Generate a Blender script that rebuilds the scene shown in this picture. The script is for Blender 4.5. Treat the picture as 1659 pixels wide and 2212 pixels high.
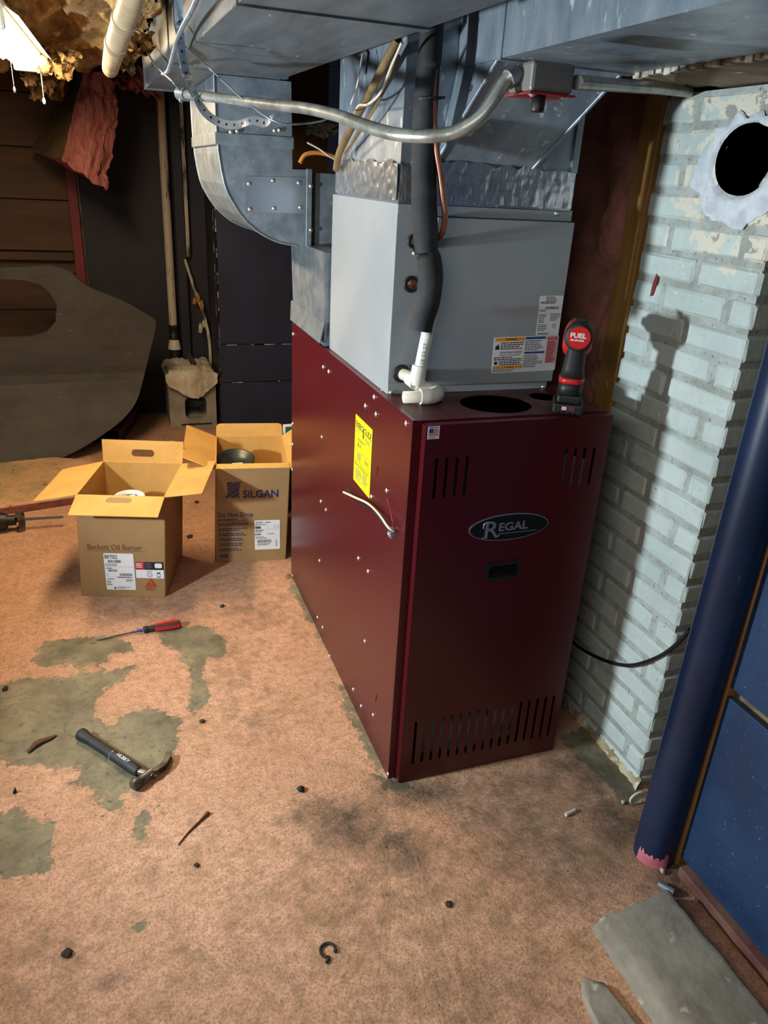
import bpy, bmesh, math, random
import numpy as np
from mathutils import Vector, Matrix, noise
from mathutils.geometry import tessellate_polygon
R = random.Random(7)
for o in list(bpy.data.objects): bpy.data.objects.remove(o)
SC = bpy.context.scene; COL = SC.collection
pi = math.pi
V = Vector
# ---------------------------------------------------------------- camera
FPX, YAW, PITCH, ROLL = 1632.038, 0.358687, 0.417231, 0.057391
CAM = V((-0.688484, -1.668835, 1.701145))
_f = V((math.sin(YAW)*math.cos(PITCH), math.cos(YAW)*math.cos(PITCH), -math.sin(PITCH)))
_r = V((math.cos(YAW), -math.sin(YAW), 0)); _u = _r.cross(_f)
CR = _r*math.cos(ROLL)+_u*math.sin(ROLL); CU = -_r*math.sin(ROLL)+_u*math.cos(ROLL)
cd = bpy.data.cameras.new('camera'); cam = bpy.data.objects.new('camera', cd); COL.objects.link(cam)
cd.sensor_fit = 'VERTICAL'; cd.sensor_height = 36; cd.lens = FPX/2212*36; cd.clip_start = .05
m3 = Matrix((CR, CU, -_f)).transposed()
cam.matrix_world = Matrix.Translation(CAM) @ m3.to_4x4(); SC.camera = cam
def ray(x, y): return _f + CR*((x-829.5)/FPX) - CU*((y-1106)/FPX)
def PT(x, y, t): return CAM + ray(x, y)*t                       # a point at a distance along the view
def PZ(x, y, z=0): d = ray(x, y); return CAM + d*((z-CAM.z)/d.z)   # where a sight line meets a horizontal plane
def PX(x, y, X): d = ray(x, y); return CAM + d*((X-CAM.x)/d.x)
def PY(x, y, Y): d = ray(x, y); return CAM + d*((Y-CAM.y)/d.y)
# ---------------------------------------------------------------- world, lights, exposure
w = bpy.data.worlds.new('world'); SC.world = w; w.use_nodes = True
w.node_tree.nodes['Background'].inputs[0].default_value = (.80, .9, 1, 1)
w.node_tree.nodes['Background'].inputs[1].default_value = .04
SC.view_settings.view_transform = 'Standard'; SC.view_settings.look = 'None'
SC.view_settings.exposure = 0.12; SC.view_settings.gamma = 1; SC.view_settings.use_curve_mapping = False
def light(name, kind, loc, aim, power, col, **k):
    d = bpy.data.lights.new(name, kind); d.energy = power; d.color = col
    for a, b in k.items(): setattr(d, a, b)
    o = bpy.data.objects.new(name, d); COL.objects.link(o); o.location = loc
    o.rotation_euler = (V(aim)-V(loc)).to_track_quat('-Z', 'Y').to_euler(); return o
# cool LED work lamp standing to the left of the photographer, at about waist-to-chest height
light('work_lamp', 'SPOT', (-2.05, .02, 1.26), (.3, .25, 1.35), 245, (.82, .94, 1.0), spot_size=2.2, spot_blend=.7, shadow_soft_size=.06)
# further basement ceiling lamp, behind the photographer
light('ceiling_lamp_behind', 'AREA', (-1.5, -1.75, 2.15), (.2, .1, .8), 14.5, (1, .93, .85), shape='RECTANGLE', size=1.2, size_y=.15)

# ---------------------------------------------------------------- materials
def lin(c):
    return tuple(((v/255)/12.92 if v/255 <= .04045 else ((v/255+.055)/1.055)**2.4) for v in c)+(1,)
MATS = {}
def mat(name, c, c2=None, s=6, lo=.42, hi=.6, c3=None, s3=30, lo3=.6, hi3=.64, rough=.5, metal=0, bs=0, bstr=.3, st=(1, 1, 1), coord='Object', spec=.5, coat=0, emit=0, bd=.004, rvar=0):
    m = bpy.data.materials.new(name); m.use_nodes = True; nt = m.node_tree; N = nt.nodes; L = nt.links
    b = N['Principled BSDF']; b.inputs['Base Color'].default_value = lin(c); b.inputs['Roughness'].default_value = rough
    b.inputs['Metallic'].default_value = metal; b.inputs['Specular IOR Level'].default_value = spec; b.inputs['Coat Weight'].default_value = coat
    if emit: b.inputs['Emission Color'].default_value = lin(c); b.inputs['Emission Strength'].default_value = emit
    MATS[name] = m
    if not (c2 or c3 or bs or rvar): return m
    if coord == 'pos': src = N.new('ShaderNodeNewGeometry').outputs['Position']
    else: src = N.new('ShaderNodeTexCoord').outputs['Object']
    mp = N.new('ShaderNodeMapping'); mp.inputs['Scale'].default_value = st; L.new(src, mp.inputs['Vector'])
    def nz(scale, det=6, rgh=.6):
        n = N.new('ShaderNodeTexNoise'); n.inputs['Scale'].default_value = scale; n.inputs['Detail'].default_value = det; n.inputs['Roughness'].default_value = rgh
        L.new(mp.outputs[0], n.inputs['Vector']); return n.outputs['Fac']
    def ramp(o, a, z):
        r = N.new('ShaderNodeMapRange'); r.inputs['From Min'].default_value = a; r.inputs['From Max'].default_value = z; L.new(o, r.inputs['Value']); return r.outputs[0]
    def mix(f, a, z):
        x = N.new('ShaderNodeMix'); x.data_type = 'RGBA'; L.new(f, x.inputs[0])
        for k, v in ((6, a), (7, z)):
            if isinstance(v, tuple): x.inputs[k].default_value = v
            else: L.new(v, x.inputs[k])
        return x.outputs[2]
    col = lin(c)
    if c2: col = mix(ramp(nz(s), lo, hi), col, lin(c2))
    if c3: col = mix(ramp(nz(s3), lo3, hi3), col, lin(c3))
    if not isinstance(col, tuple): L.new(col, b.inputs['Base Color'])
    if rvar:
        r = N.new('ShaderNodeMapRange'); L.new(nz(s*1.7), r.inputs['Value']); r.inputs['To Min'].default_value = max(0, rough-rvar); r.inputs['To Max'].default_value = rough+rvar; L.new(r.outputs[0], b.inputs['Roughness'])
    if bs:
        bp = N.new('ShaderNodeBump'); bp.inputs['Strength'].default_value = bstr; bp.inputs['Distance'].default_value = bd
        L.new(nz(bs), bp.inputs['Height']); L.new(bp.outputs[0], b.inputs['Normal'])
    return m
burg = mat('burgundy enamel', (76, 15, 24), rough=.30, spec=.5, bs=900, bstr=.05, bd=.001)
burgd = mat('burgundy dusty top', (72, 22, 30), (104, 74, 72), s=9, lo=.5, hi=.75, rough=.42, bs=40, bstr=.05)
galv = mat('galvanized', (150, 160, 168), (118, 130, 140), s=18, lo=.35, hi=.65, c3=(186, 196, 204), s3=70, lo3=.63, hi3=.72, rough=.42, metal=.55, bs=60, bstr=.06, rvar=.12)
galvd = mat('galvanized streaked', (128, 136, 142), (98, 106, 112), s=7, lo=.3, hi=.7, c3=(205, 212, 215), s3=16, lo3=.66, hi3=.72, rough=.45, metal=.5, st=(3, .6, 3), bs=30, bstr=.08, rvar=.1)
galvp = mat('galvanized plenum', (160, 172, 182), (120, 132, 146), s=12, lo=.35, hi=.65, c3=(214, 224, 232), s3=40, lo3=.6, hi3=.7, rough=.42, metal=.5, st=(1, 1, .35), bs=40, bstr=.08, rvar=.12)
galvn = mat('new bright galvanized', (170, 182, 196), rough=.24, metal=.75, bs=6, bstr=.05)
foil = mat('foil tape', (205, 208, 212), rough=.24, metal=.9, bs=26, bstr=.5, bd=.006, st=(1.6, 1.6, .5))
coilg = mat('grey painted steel', (152, 159, 164), (144, 151, 157), s=3, rough=.38, spec=.5)
screwm = mat('zinc screw', (215, 212, 205), rough=.3, metal=.8)
black = mat('black', (8, 8, 9), rough=.6)
blackp = mat('black plastic', (24, 25, 27), rough=.5)
foam = mat('black pipe insulation', (30, 31, 34), (44, 46, 49), s=18, rough=.75, bs=140, bstr=.2)
copper = mat('copper', (176, 122, 98), (140, 92, 72), s=14, rough=.42, metal=.6)
pvc = mat('white pvc', (222, 222, 214), rough=.35)
pvcc = mat('cream pvc', (214, 206, 188), rough=.4)
condm = mat('conduit steel', (170, 172, 166), (130, 130, 122), s=20, rough=.38, metal=.6, bs=120, bstr=.1)
boxm = mat('grey cast box', (120, 120, 114), rough=.5, metal=.3)
redp = mat('red cover plate', (150, 22, 34), rough=.45)
kraft = mat('kraft inside', (214, 168, 92), (204, 156, 82), s=5, rough=.8, bs=200, bstr=.1, bd=.001)
krafto = mat('kraft outside', (160, 126, 84), (150, 118, 76), s=4, rough=.8, bs=200, bstr=.1, bd=.001)
white = mat('white paper', (226, 228, 230), rough=.6)
ink = mat('black ink', (28, 28, 32), rough=.7); inkg = mat('grey ink', (92, 94, 100), rough=.7)
navyink = mat('navy ink', (34, 40, 92), rough=.7); brownink = mat('brown ink', (104, 62, 34), rough=.7)
orange = mat('orange print', (232, 150, 30), rough=.6); bluep = mat('blue print', (34, 62, 150), rough=.6); pinkp = mat('pink print', (214, 140, 152), rough=.6)
redi = mat('red print', (178, 34, 46), rough=.6); rustred = mat('rust print', (170, 60, 30), rough=.7)
yellow = mat('yellow card', (250, 236, 10), rough=.6)
silver = mat('silver emblem', (190, 194, 200), rough=.3, metal=.7); emb = mat('emblem black', (14, 24, 26), rough=.35)
bluepost = mat('blue gloss paint', (24, 40, 70), (18, 31, 56), s=5, c3=(110, 120, 135), s3=55, lo3=.74, hi3=.77, rough=.35, bs=30, bstr=.08, st=(1, 1, .5))
bluepanel = mat('blue chalky panel', (26, 56, 92), (20, 44, 76), s=4, c3=(110, 136, 156), s3=90, lo3=.64, hi3=.78, rough=.6, bs=60, bstr=.15)
navy = mat('navy wall paint', (30, 36, 58), (24, 28, 44), s=3, c3=(150, 150, 150), s3=50, lo3=.77, hi3=.78, rough=.55, bs=30, bstr=.1)
navyd = mat('navy dark wall', (26, 28, 40), (34, 34, 42), s=2, c3=(130, 128, 122), s3=40, lo3=.76, hi3=.78, rough=.6, bs=20, bstr=.1)
scuff = mat('scuffed white', (196, 186, 164), (60, 56, 52), s=9, lo=.45, hi=.6, rough=.7, st=(3, 3, .5))
pipew = mat('chipped cream pipe', (196, 184, 164), (40, 36, 34), s=10, lo=.55, hi=.62, rough=.55, st=(3, 3, .35))
stud = mat('raw stud', (172, 130, 72), (150, 106, 54), s=4, c3=(96, 62, 32), s3=9, lo3=.68, hi3=.72, rough=.7, st=(4, 4, .35), bs=50, bstr=.1)
board = mat('brown board', (86, 62, 38), (70, 50, 30), s=3, c3=(52, 36, 22), s3=10, lo3=.7, hi3=.74, rough=.7, st=(.4, 3, 3))
oldwood = mat('old underside board', (128, 112, 84), (96, 84, 64), s=5, c3=(190, 182, 160), s3=16, lo3=.66, hi3=.7, rough=.8, st=(.6, 2, 2), bs=30, bstr=.2)
redpost = mat('red painted post', (120, 34, 34), (100, 28, 30), s=6, rough=.6)
concr = mat('concrete', (150, 144, 130), (124, 118, 106), s=7, c3=(186, 178, 158), s3=14, lo3=.62, hi3=.7, rough=.85, bs=45, bstr=.6)
blockm = mat('grey block', (150, 144, 130), (124, 120, 108), s=9, rough=.9, bs=70, bstr=.5)
cloth = mat('white cloth', (208, 198, 178), (178, 166, 142), s=6, rough=.9, bs=60, bstr=.3)
sheetm = mat('dark mat sheet', (60, 60, 54), (48, 48, 44), s=3, c3=(104, 98, 86), s3=30, lo3=.63, hi3=.74, rough=.7, st=(1, 1, 2.2), bs=60, bstr=.15)
insy = mat('yellow fibreglass', (178, 144, 92), (118, 90, 56), s=7, lo=.38, hi=.66, c3=(206, 178, 126), s3=22, lo3=.58, hi3=.7, rough=.95, bs=34, bstr=1, bd=.02)
insp = mat('pink fibreglass', (184, 116, 108), (146, 84, 80), s=9, lo=.4, hi=.64, c3=(206, 144, 132), s3=30, lo3=.6, hi3=.7, rough=.95, st=(3, 3, .7), bs=30, bstr=.8, bd=.01)
inspd = mat('dirty pink fibreglass', (206, 140, 124), (150, 96, 84), s=6, lo=.35, hi=.65, c3=(196, 150, 134), s3=16, lo3=.6, hi3=.72, rough=.95, bs=24, bstr=1, bd=.015)
kraftp = mat('kraft paper facing', (116, 96, 62), (96, 78, 50), s=4, rough=.8)
tubee = mat('lit tube', (255, 222, 176), emit=95)
fixw = mat('white fixture enamel', (226, 222, 212), rough=.45)
rubber = mat('black rubber grip', (26, 27, 28), (38, 38, 38), s=20, rough=.6)
steel = mat('tool steel', (120, 116, 106), (70, 64, 56), s=14, rough=.4, metal=.7)
chrome = mat('chrome', (200, 202, 206), rough=.2, metal=.9)
toolred = mat('tool red', (196, 36, 36), rough=.35); toolblue = mat('blue collar', (40, 56, 150), rough=.4)
rust = mat('rusty wood', (96, 62, 42), (70, 44, 32), s=8, rough=.9, bs=30, bstr=.3)
dirt = mat('dark debris', (40, 34, 28), (64, 56, 44), s=30, rough=.9, bs=90, bstr=.6)
cableb = mat('brown cable', (128, 104, 66), (104, 84, 50), s=14, rough=.7)
wirew = mat('white wire', (214, 206, 190), rough=.5)
ceilm = mat('dark subfloor', (70, 54, 38), (54, 42, 30), s=3, rough=.9, st=(.4, 3, 3))
sillm = mat('dark red sill', (96, 56, 50), (120, 84, 72), s=7, rough=.85, bs=30, bstr=.3)
green = mat('green board', (20, 96, 60), rough=.5)
darkin = mat('dark inside metal', (52, 54, 56), rough=.55, metal=.4)
steelin = mat('inner grey metal', (196, 204, 210), rough=.5, metal=.1)

# ---------------------------------------------------------------- mesh helper
ORG = {}
class P:
    def __init__(s): s.v = []; s.f = []; s.mi = []; s.sm = []; s.mats = []
    def add(s, verts, faces, m, M=None, smooth=False):
        n = len(s.v)
        if m not in s.mats: s.mats.append(m)
        k = s.mats.index(m)
        for p in verts: s.v.append(M @ V(p) if M is not None else V(p))
        for f in faces: s.f.append([i+n for i in f]); s.mi.append(k); s.sm.append(smooth)
        return s
    def bm(s, b, m, M=None, smooth=False):
        b.verts.index_update()
        s.add([v.co.copy() for v in b.verts], [[v.index for v in f.verts] for f in b.faces], m, M, smooth); b.free(); return s
    def box(s, x0, x1, y0, y1, z0, z1, m, M=None, bev=0):
        b = bmesh.new(); bmesh.ops.create_cube(b, size=1)
        for v in b.verts: v.co = V(((x0+x1)/2+v.co.x*(x1-x0), (y0+y1)/2+v.co.y*(y1-y0), (z0+z1)/2+v.co.z*(z1-z0)))
        if bev: bmesh.ops.bevel(b, geom=b.edges[:], offset=bev, segments=2, affect='EDGES', profile=.5)
        return s.bm(b, m, M)
    def tube(s, pts, r, m, seg=12, M=None, cap=True, cr=0, smooth=True, flat=1.0):
        pts = [V(p) for p in pts]; rs = r if isinstance(r, (list, tuple)) else [r]*len(pts)
        if cr: pts, rs = crom(pts, rs, cr)
        n = len(pts); T = [(pts[min(i+1, n-1)]-pts[max(i-1, 0)]).normalized() for i in range(n)]
        up = V((0, 0, 1)) if abs(T[0].z) < .9 else V((0, 1, 0)); a = T[0].cross(up).normalized(); vs = []; fs = []
        for i in range(n):
            a = (a - T[i]*a.dot(T[i])).normalized(); b = T[i].cross(a)
            for k in range(seg):
                q = 2*pi*k/seg; vs.append(pts[i]+(a*math.cos(q)+b*math.sin(q)*flat)*rs[i])
        for i in range(n-1):
            for k in range(seg): fs.append([i*seg+k, i*seg+(k+1) % seg, (i+1)*seg+(k+1) % seg, (i+1)*seg+k])
        s.add(vs, fs, m, M, smooth)
        if cap:
            s.add(vs[:seg], [list(range(seg))], m, M); s.add(vs[-seg:], [list(range(seg))[::-1]], m, M)
        return s
    def ribbon(s, pts, wdir, w_, t, m, cr=0):       # a flat strap along pts, wdir = width direction(s)
        pts = [V(p) for p in pts]; wd = wdir if isinstance(wdir, list) else [wdir]*len(pts); wd = [V(x) for x in wd]
        if cr: q, _ = crom(pts, [1]*len(pts), cr); wd, _ = crom(wd, [1]*len(wd), cr); pts = q
        n = len(pts); vs = []; fs = []
        for i in range(n):
            T = (pts[min(i+1, n-1)]-pts[max(i-1, 0)]).normalized(); a = (wd[i]-T*wd[i].dot(T)).normalized(); b = T.cross(a)
            for x, y in ((-1, -1), (1, -1), (1, 1), (-1, 1)): vs.append(pts[i]+a*(x*w_/2)+b*(y*t/2))
        for i in range(n-1):
            for k in range(4): fs.append([i*4+k, i*4+(k+1) % 4, i*4+4+(k+1) % 4, i*4+4+k])
        fs += [[3, 2, 1, 0], [n*4-4, n*4-3, n*4-2, n*4-1]]
        return s.add(vs, fs, m)
    def lathe(s, prof, m, M=None, seg=24, smooth=True):
        vs = []; fs = []
        for r, z in prof:
            for k in range(seg): q = 2*pi*k/seg; vs.append((r*math.cos(q), r*math.sin(q), z))
        for i in range(len(prof)-1):
            for k in range(seg): fs.append([i*seg+k, i*seg+(k+1) % seg, (i+1)*seg+(k+1) % seg, (i+1)*seg+k])
        return s.add(vs, fs, m, M, smooth)
    def plate(s, outer, holes, t, m, M=None, edge=None):     # outline with holes in local XY, thickness 0..t along local z
        loops = [[V((x, y, 0)) for x, y in outer]]+[[V((x, y, 0)) for x, y in h] for h in holes]
        tri = tessellate_polygon(loops); flat = [p for l in loops for p in l]; n = len(flat)
        vs = [p.copy() for p in flat]+[p+V((0, 0, t)) for p in flat]; fs = []
        for a, b, c in tri:
            up = (flat[b]-flat[a]).cross(flat[c]-flat[a]).z > 0
            fs.append([a, b, c] if not up else [c, b, a]); fs.append([a+n, b+n, c+n] if up else [c+n, b+n, a+n])
        s.add(vs, fs, m, M); es = []; k = 0
        for li, l in enumerate(loops):
            q = len(l); ar = sum(l[i].x*l[(i+1) % q].y-l[(i+1) % q].x*l[i].y for i in range(q)); fw = (ar > 0) == (li == 0)
            for i in range(q):
                a, b = k+i, k+(i+1) % q
                es.append([a, b, b+n, a+n] if fw else [b, a, a+n, b+n])
            k += q
        s.add(vs, es, edge or m, M); return s
    def text(s, string, size, m, M, t=0, bold=0, sx=1, align='LEFT'):
        c = bpy.data.curves.new('t', 'FONT'); c.body = string; c.size = size; c.offset = bold; c.extrude = t; c.align_x = align
        c.resolution_u = 3; o = bpy.data.objects.new('t', c); COL.objects.link(o); bpy.context.view_layer.update()
        me = o.evaluated_get(bpy.context.evaluated_depsgraph_get()).to_mesh()
        s.add([(v.co.x*sx, v.co.y, v.co.z) for v in me.vertices], [list(p.vertices) for p in me.polygons], m, M)
        o.to_mesh_clear(); bpy.data.objects.remove(o); bpy.data.curves.remove(c); return s
    def rect(s, x0, x1, y0, y1, z, m, M): return s.add([(x0, y0, z), (x1, y0, z), (x1, y1, z), (x0, y1, z)], [[0, 1, 2, 3]], m, M)
    def mesh(s, name, org):
        me = bpy.data.meshes.new(name); me.from_pydata([v-org for v in s.v], [], s.f)
        for m in s.mats: me.materials.append(m)
        me.polygons.foreach_set('material_index', s.mi); me.polygons.foreach_set('use_smooth', s.sm); me.update(); return me
    def build(s, name, parent=None, **k):
        mn = [min(v[i] for v in s.v) for i in range(3)]; mx = [max(v[i] for v in s.v) for i in range(3)]
        org = V(((mn[0]+mx[0])/2, (mn[1]+mx[1])/2, mn[2])) if parent is None else V([(a+b)/2 for a, b in zip(mn, mx)])
        o = bpy.data.objects.new(name, s.mesh(name, org)); COL.objects.link(o); ORG[o.name] = org
        if parent: o.parent = parent; o.location = org-ORG[parent.name]
        else: o.location = org
        return tag(o, **k)
def crom(pts, rs, n):
    out = []; ro = []; m = len(pts)
    for i in range(m-1):
        p0, p1, p2, p3 = pts[max(i-1, 0)], pts[i], pts[i+1], pts[min(i+2, m-1)]
        for k in range(n):
            t = k/n; out.append(.5*((2*p1)+(p2-p0)*t+(2*p0-5*p1+4*p2-p3)*t*t+(3*p1-p0-3*p2+p3)*t**3)); ro.append(rs[i]+(rs[i+1]-rs[i])*t)
    out.append(pts[-1]); ro.append(rs[-1]); return out, ro
def tag(o, label=None, cat=None, group=None, kind=None):
    if label: o['label'] = label
    if cat: o['category'] = cat
    if group: o['group'] = group
    if kind: o['kind'] = kind
    return o
def thing(name, loc, label, cat, group=None, kind=None):
    o = bpy.data.objects.new(name, None); o.empty_display_size = .05; COL.objects.link(o); o.location = loc; ORG[o.name] = V(loc)
    return tag(o, label, cat, group, kind)
def inst(me, name, loc, parent, rot=None):
    o = bpy.data.objects.new(name, me); COL.objects.link(o); ORG[o.name] = V(loc); o.parent = parent; o.location = V(loc)-ORG[parent.name]
    if rot: o.rotation_euler = rot
    return o
def frame(o, x, y, n=None):        # matrix from origin, x axis, y axis
    x = V(x).normalized(); n = x.cross(V(y)).normalized(); y = n.cross(x)
    M = Matrix((x, y, n)).transposed().to_4x4(); M.translation = V(o); return M
def FY(x, y, z): return frame((x, y, z), (1, 0, 0), (0, 0, 1))       # faces -Y
def FX(x, y, z): return frame((x, y, z), (0, -1, 0), (0, 0, 1))      # faces -X
def slot(x, y, w_, h): # rounded vertical slot outline
    r = w_/2; return [(x+r*math.cos(a), y+h/2-r+r*math.sin(a)) for a in np.linspace(0, pi, 7)]+[(x+r*math.cos(a), y-h/2+r+r*math.sin(a)) for a in np.linspace(pi, 2*pi, 7)]
def circ(x, y, r, n=28, ry=None): return [(x+r*math.cos(2*pi*k/n), y+(ry or r)*math.sin(2*pi*k/n)) for k in range(n)]
def rrect(x0, x1, y0, y1, r, n=4):
    o = []
    for cx, cy, a in ((x1-r, y1-r, 0), (x0+r, y1-r, pi/2), (x0+r, y0+r, pi), (x1-r, y0+r, 1.5*pi)): o += [(cx+r*math.cos(a+k*pi/2/n), cy+r*math.sin(a+k*pi/2/n)) for k in range(n+1)]
    return o
def nz3(p, s, o=4): return noise.fractal(V(p)*s, .9, 2.0, o)

# ================================================================= SETTING
# ---- floor: painted concrete, paint worn off in patches (mask stored per vertex, edges broken up by noise in the material)
def floor():
    x0, x1, y0, y1, st = -3.3, 1.25, -2.4, 4.45, .02
    nx = int((x1-x0)/st)+1; ny = int((y1-y0)/st)+1
    X, Y = np.meshgrid(np.linspace(x0, x1, nx), np.linspace(y0, y1, ny)); pts = np.stack([X.ravel(), Y.ravel()], 1)
    polys = [[(65, 1425), (75, 1405), (130, 1380), (170, 1372), (215, 1372), (260, 1380), (292, 1385), (285, 1408), (230, 1415), (215, 1435), (180, 1445), (130, 1435), (80, 1440)],
      [(-60, 1485), (0, 1478), (100, 1462), (200, 1450), (290, 1436), (300, 1445), (255, 1465), (270, 1470), (230, 1490), (212, 1510), (205, 1545), (240, 1565), (252, 1550), (310, 1530), (330, 1535), (395, 1550), (400, 1590), (380, 1620), (365, 1640), (300, 1705), (240, 1720), (200, 1735), (195, 1710), (150, 1695), (165, 1670), (130, 1650), (60, 1660), (0, 1650), (-60, 1650)],
      [(345, 1355), (430, 1350), (480, 1370), (500, 1410), (460, 1420), (430, 1440), (445, 1475), (452, 1510), (440, 1530), (420, 1550), (405, 1520), (415, 1490), (400, 1440), (380, 1410), (345, 1390)],
      [(-60, 1760), (65, 1755), (110, 1775), (130, 1840), (105, 1885), (0, 1900), (-60, 1890)], [(220, 1722), (258, 1715), (256, 1745), (225, 1760)], [(288, 1760), (342, 1738), (315, 1770), (308, 1812), (282, 1806)],
      [(725, 1480), (762, 1490), (790, 1540), (845, 1690), (900, 1700), (880, 1716), (825, 1700), (785, 1620), (765, 1570), (742, 1530)], [(615, 1240), (640, 1240), (720, 1400), (700, 1395), (660, 1330), (635, 1290)],
      [(255, 1965), (300, 1980), (350, 1975), (345, 1990), (290, 2015), (250, 1990)], [(-40, 1010), (130, 1022), (110, 1062), (0, 1075), (-60, 1080)], [(1210, 1600), (1260, 1560), (1372, 1690), (1400, 1760), (1330, 1720), (1260, 1650)]]
    sd = np.full(len(pts), 9.0)
    for pl in polys:
        q = np.array([PZ(a, b)[:2] for a, b in pl]); d = np.full(len(pts), 9.0); ins = np.zeros(len(pts), bool)
        for i in range(len(q)):
            a, b = q[i], q[(i+1) % len(q)]; e = b-a; t = np.clip(((pts-a)@e)/(e@e), 0, 1); d = np.minimum(d, np.hypot(*(pts-a-t[:, None]*e).T))
            c = ((a[1] > pts[:, 1]) != (b[1] > pts[:, 1])); xx = a[0]+(pts[:, 1]-a[1])*(b[0]-a[0])/(b[1]-a[1]+1e-12); ins ^= c & (pts[:, 0] < xx)
        sd = np.minimum(sd, np.where(ins, -d, d))
    wear = np.clip(.5-sd/.22, 0, 1)
    blobs = [(760, 1800, .16, .10, .75), (660, 1760, .10, .06, .6), (880, 1850, .10, .07, .8), (840, 1700, .12, .05, .7), (1250, 1650, .15, .08, .7), (830, 1950, .5, .3, .32), (1150, 1850, .4, .3, .42), (500, 2100, .5, .25, .25), (300, 1850, .3, .15, .2), (1000, 2150, .4, .2, .35), (740, 1765, .13, .07, .9), (850, 1820, .09, .05, .9), (690, 1740, .10, .05, .7), (800, 1900, .2, .1, .35), (1300, 1680, .12, .1, .8), (1340, 1780, .12, .16, .8), (1150, 1690, .25, .06, .5), (900, 1720, .15, .05, .8), (560, 1560, .15, .12, .35), (480, 1400, .1, .1, .4), (60, 2080, .3, .2, .3), (240, 2120, .05, .04, .5), (500, 1470, .2, .3, .3), (1480, 1900, .12, .1, .9), (1420, 1830, .08, .1, 1), (320, 1320, .3, .1, .35), (560, 1330, .2, .2, .35), (60, 1000, .3, .25, .3)]
    dt = np.zeros(len(pts))
    for a, b, rx, ry, k in blobs:
        c = PZ(a, b); dt = np.maximum(dt, k*np.exp(-((pts[:, 0]-c.x)/rx)**2-((pts[:, 1]-c.y)/ry)**2))
    vs = [(a, b, 0) for a, b in pts]; fs = [(j*nx+i, j*nx+i+1, (j+1)*nx+i+1, (j+1)*nx+i) for j in range(ny-1) for i in range(nx-1)]
    me = bpy.data.meshes.new('floor'); me.from_pydata(vs, [], fs)
    for nm, arr in (('wear', wear), ('dirt', dt)):
        at = me.attributes.new(nm, 'FLOAT', 'POINT'); at.data.foreach_set('value', arr.astype(np.float32))
    m = bpy.data.materials.new('painted floor'); m.use_nodes = True; nt = m.node_tree; N = nt.nodes; L = nt.links; b = N['Principled BSDF']; b.inputs['Roughness'].default_value = .62
    g = N.new('ShaderNodeNewGeometry').outputs['Position']
    def nzn(s, d=8, r=.62):
        n = N.new('ShaderNodeTexNoise'); n.inputs['Scale'].default_value = s; n.inputs['Detail'].default_value = d; n.inputs['Roughness'].default_value = r; L.new(g, n.inputs['Vector']); return n.outputs['Fac']
    def at(n): a = N.new('ShaderNodeAttribute'); a.attribute_name = n; return a.outputs['Fac']
    def mth(op, a, c):
        x = N.new('ShaderNodeMath'); x.operation = op
        for k, v in ((0, a), (1, c)):
            if isinstance(v, (int, float)): x.inputs[k].default_value = v
            else: L.new(v, x.inputs[k])
        return x.outputs[0]
    def rmp(o, a, z, t0=0, t1=1):
        r = N.new('ShaderNodeMapRange'); r.inputs['From Min'].default_value = a; r.inputs['From Max'].default_value = z; r.inputs['To Min'].default_value = t0; r.inputs['To Max'].default_value = t1; L.new(o, r.inputs['Value']); return r.outputs[0]
    def mix(f, a, z):
        x = N.new('ShaderNodeMix'); x.data_type = 'RGBA'; L.new(f, x.inputs[0])
        for k, v in ((6, a), (7, z)):
            if isinstance(v, tuple): x.inputs[k].default_value = lin(v)
            else: L.new(v, x.inputs[k])
        return x.outputs[2]
    paint = mix(rmp(nzn(2.6), .35, .65), (218, 172, 140), (202, 153, 123))
    paint = mix(rmp(nzn(8, 9, .7), .44, .66), paint, (188, 146, 110))
    paint = mix(rmp(nzn(38, 8, .75), .46, .78), paint, (136, 100, 74))
    paint = mix(rmp(nzn(130, 6, .75), .47, .70), paint, (120, 90, 70))
    conc = mix(rmp(nzn(7, 9, .7), .36, .64), (142, 132, 104), (94, 88, 70))
    conc = mix(rmp(nzn(45, 5), .55, .7), conc, (84, 78, 64))
    wv = mth('ADD', at('wear'), mth('MULTIPLY', mth('SUBTRACT', nzn(13, 11, .74), .5), .95))
    wm = rmp(wv, .50, .53)
    col = mix(wm, paint, conc)
    sp = rmp(mth('ADD', nzn(60, 6, .72), mth('MULTIPLY', at('dirt'), .10)), .655, .70)
    col = mix(sp, col, (86, 68, 50))
    dm = rmp(mth('ADD', mth('MULTIPLY', at('dirt'), .9), mth('MULTIPLY', mth('SUBTRACT', nzn(16, 10, .78), .5), 1.5)), .12, .90)
    col = mix(dm, col, (72, 60, 48)); L.new(col, b.inputs['Base Color'])
    bp = N.new('ShaderNodeBump'); bp.inputs['Strength'].default_value = .5; bp.inputs['Distance'].default_value = .006
    h = mth('SUBTRACT', mth('ADD', nzn(40, 8), mth('MULTIPLY', nzn(160, 4), .4)), mth('MULTIPLY', wm, .25)); L.new(h, bp.inputs['Height']); L.new(bp.outputs[0], b.inputs['Normal'])
    me.materials.append(m); o = bpy.data.objects.new('floor', me); COL.objects.link(o); tag(o, 'worn pink painted concrete basement floor', kind='structure'); return m
floorm = floor()
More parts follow.
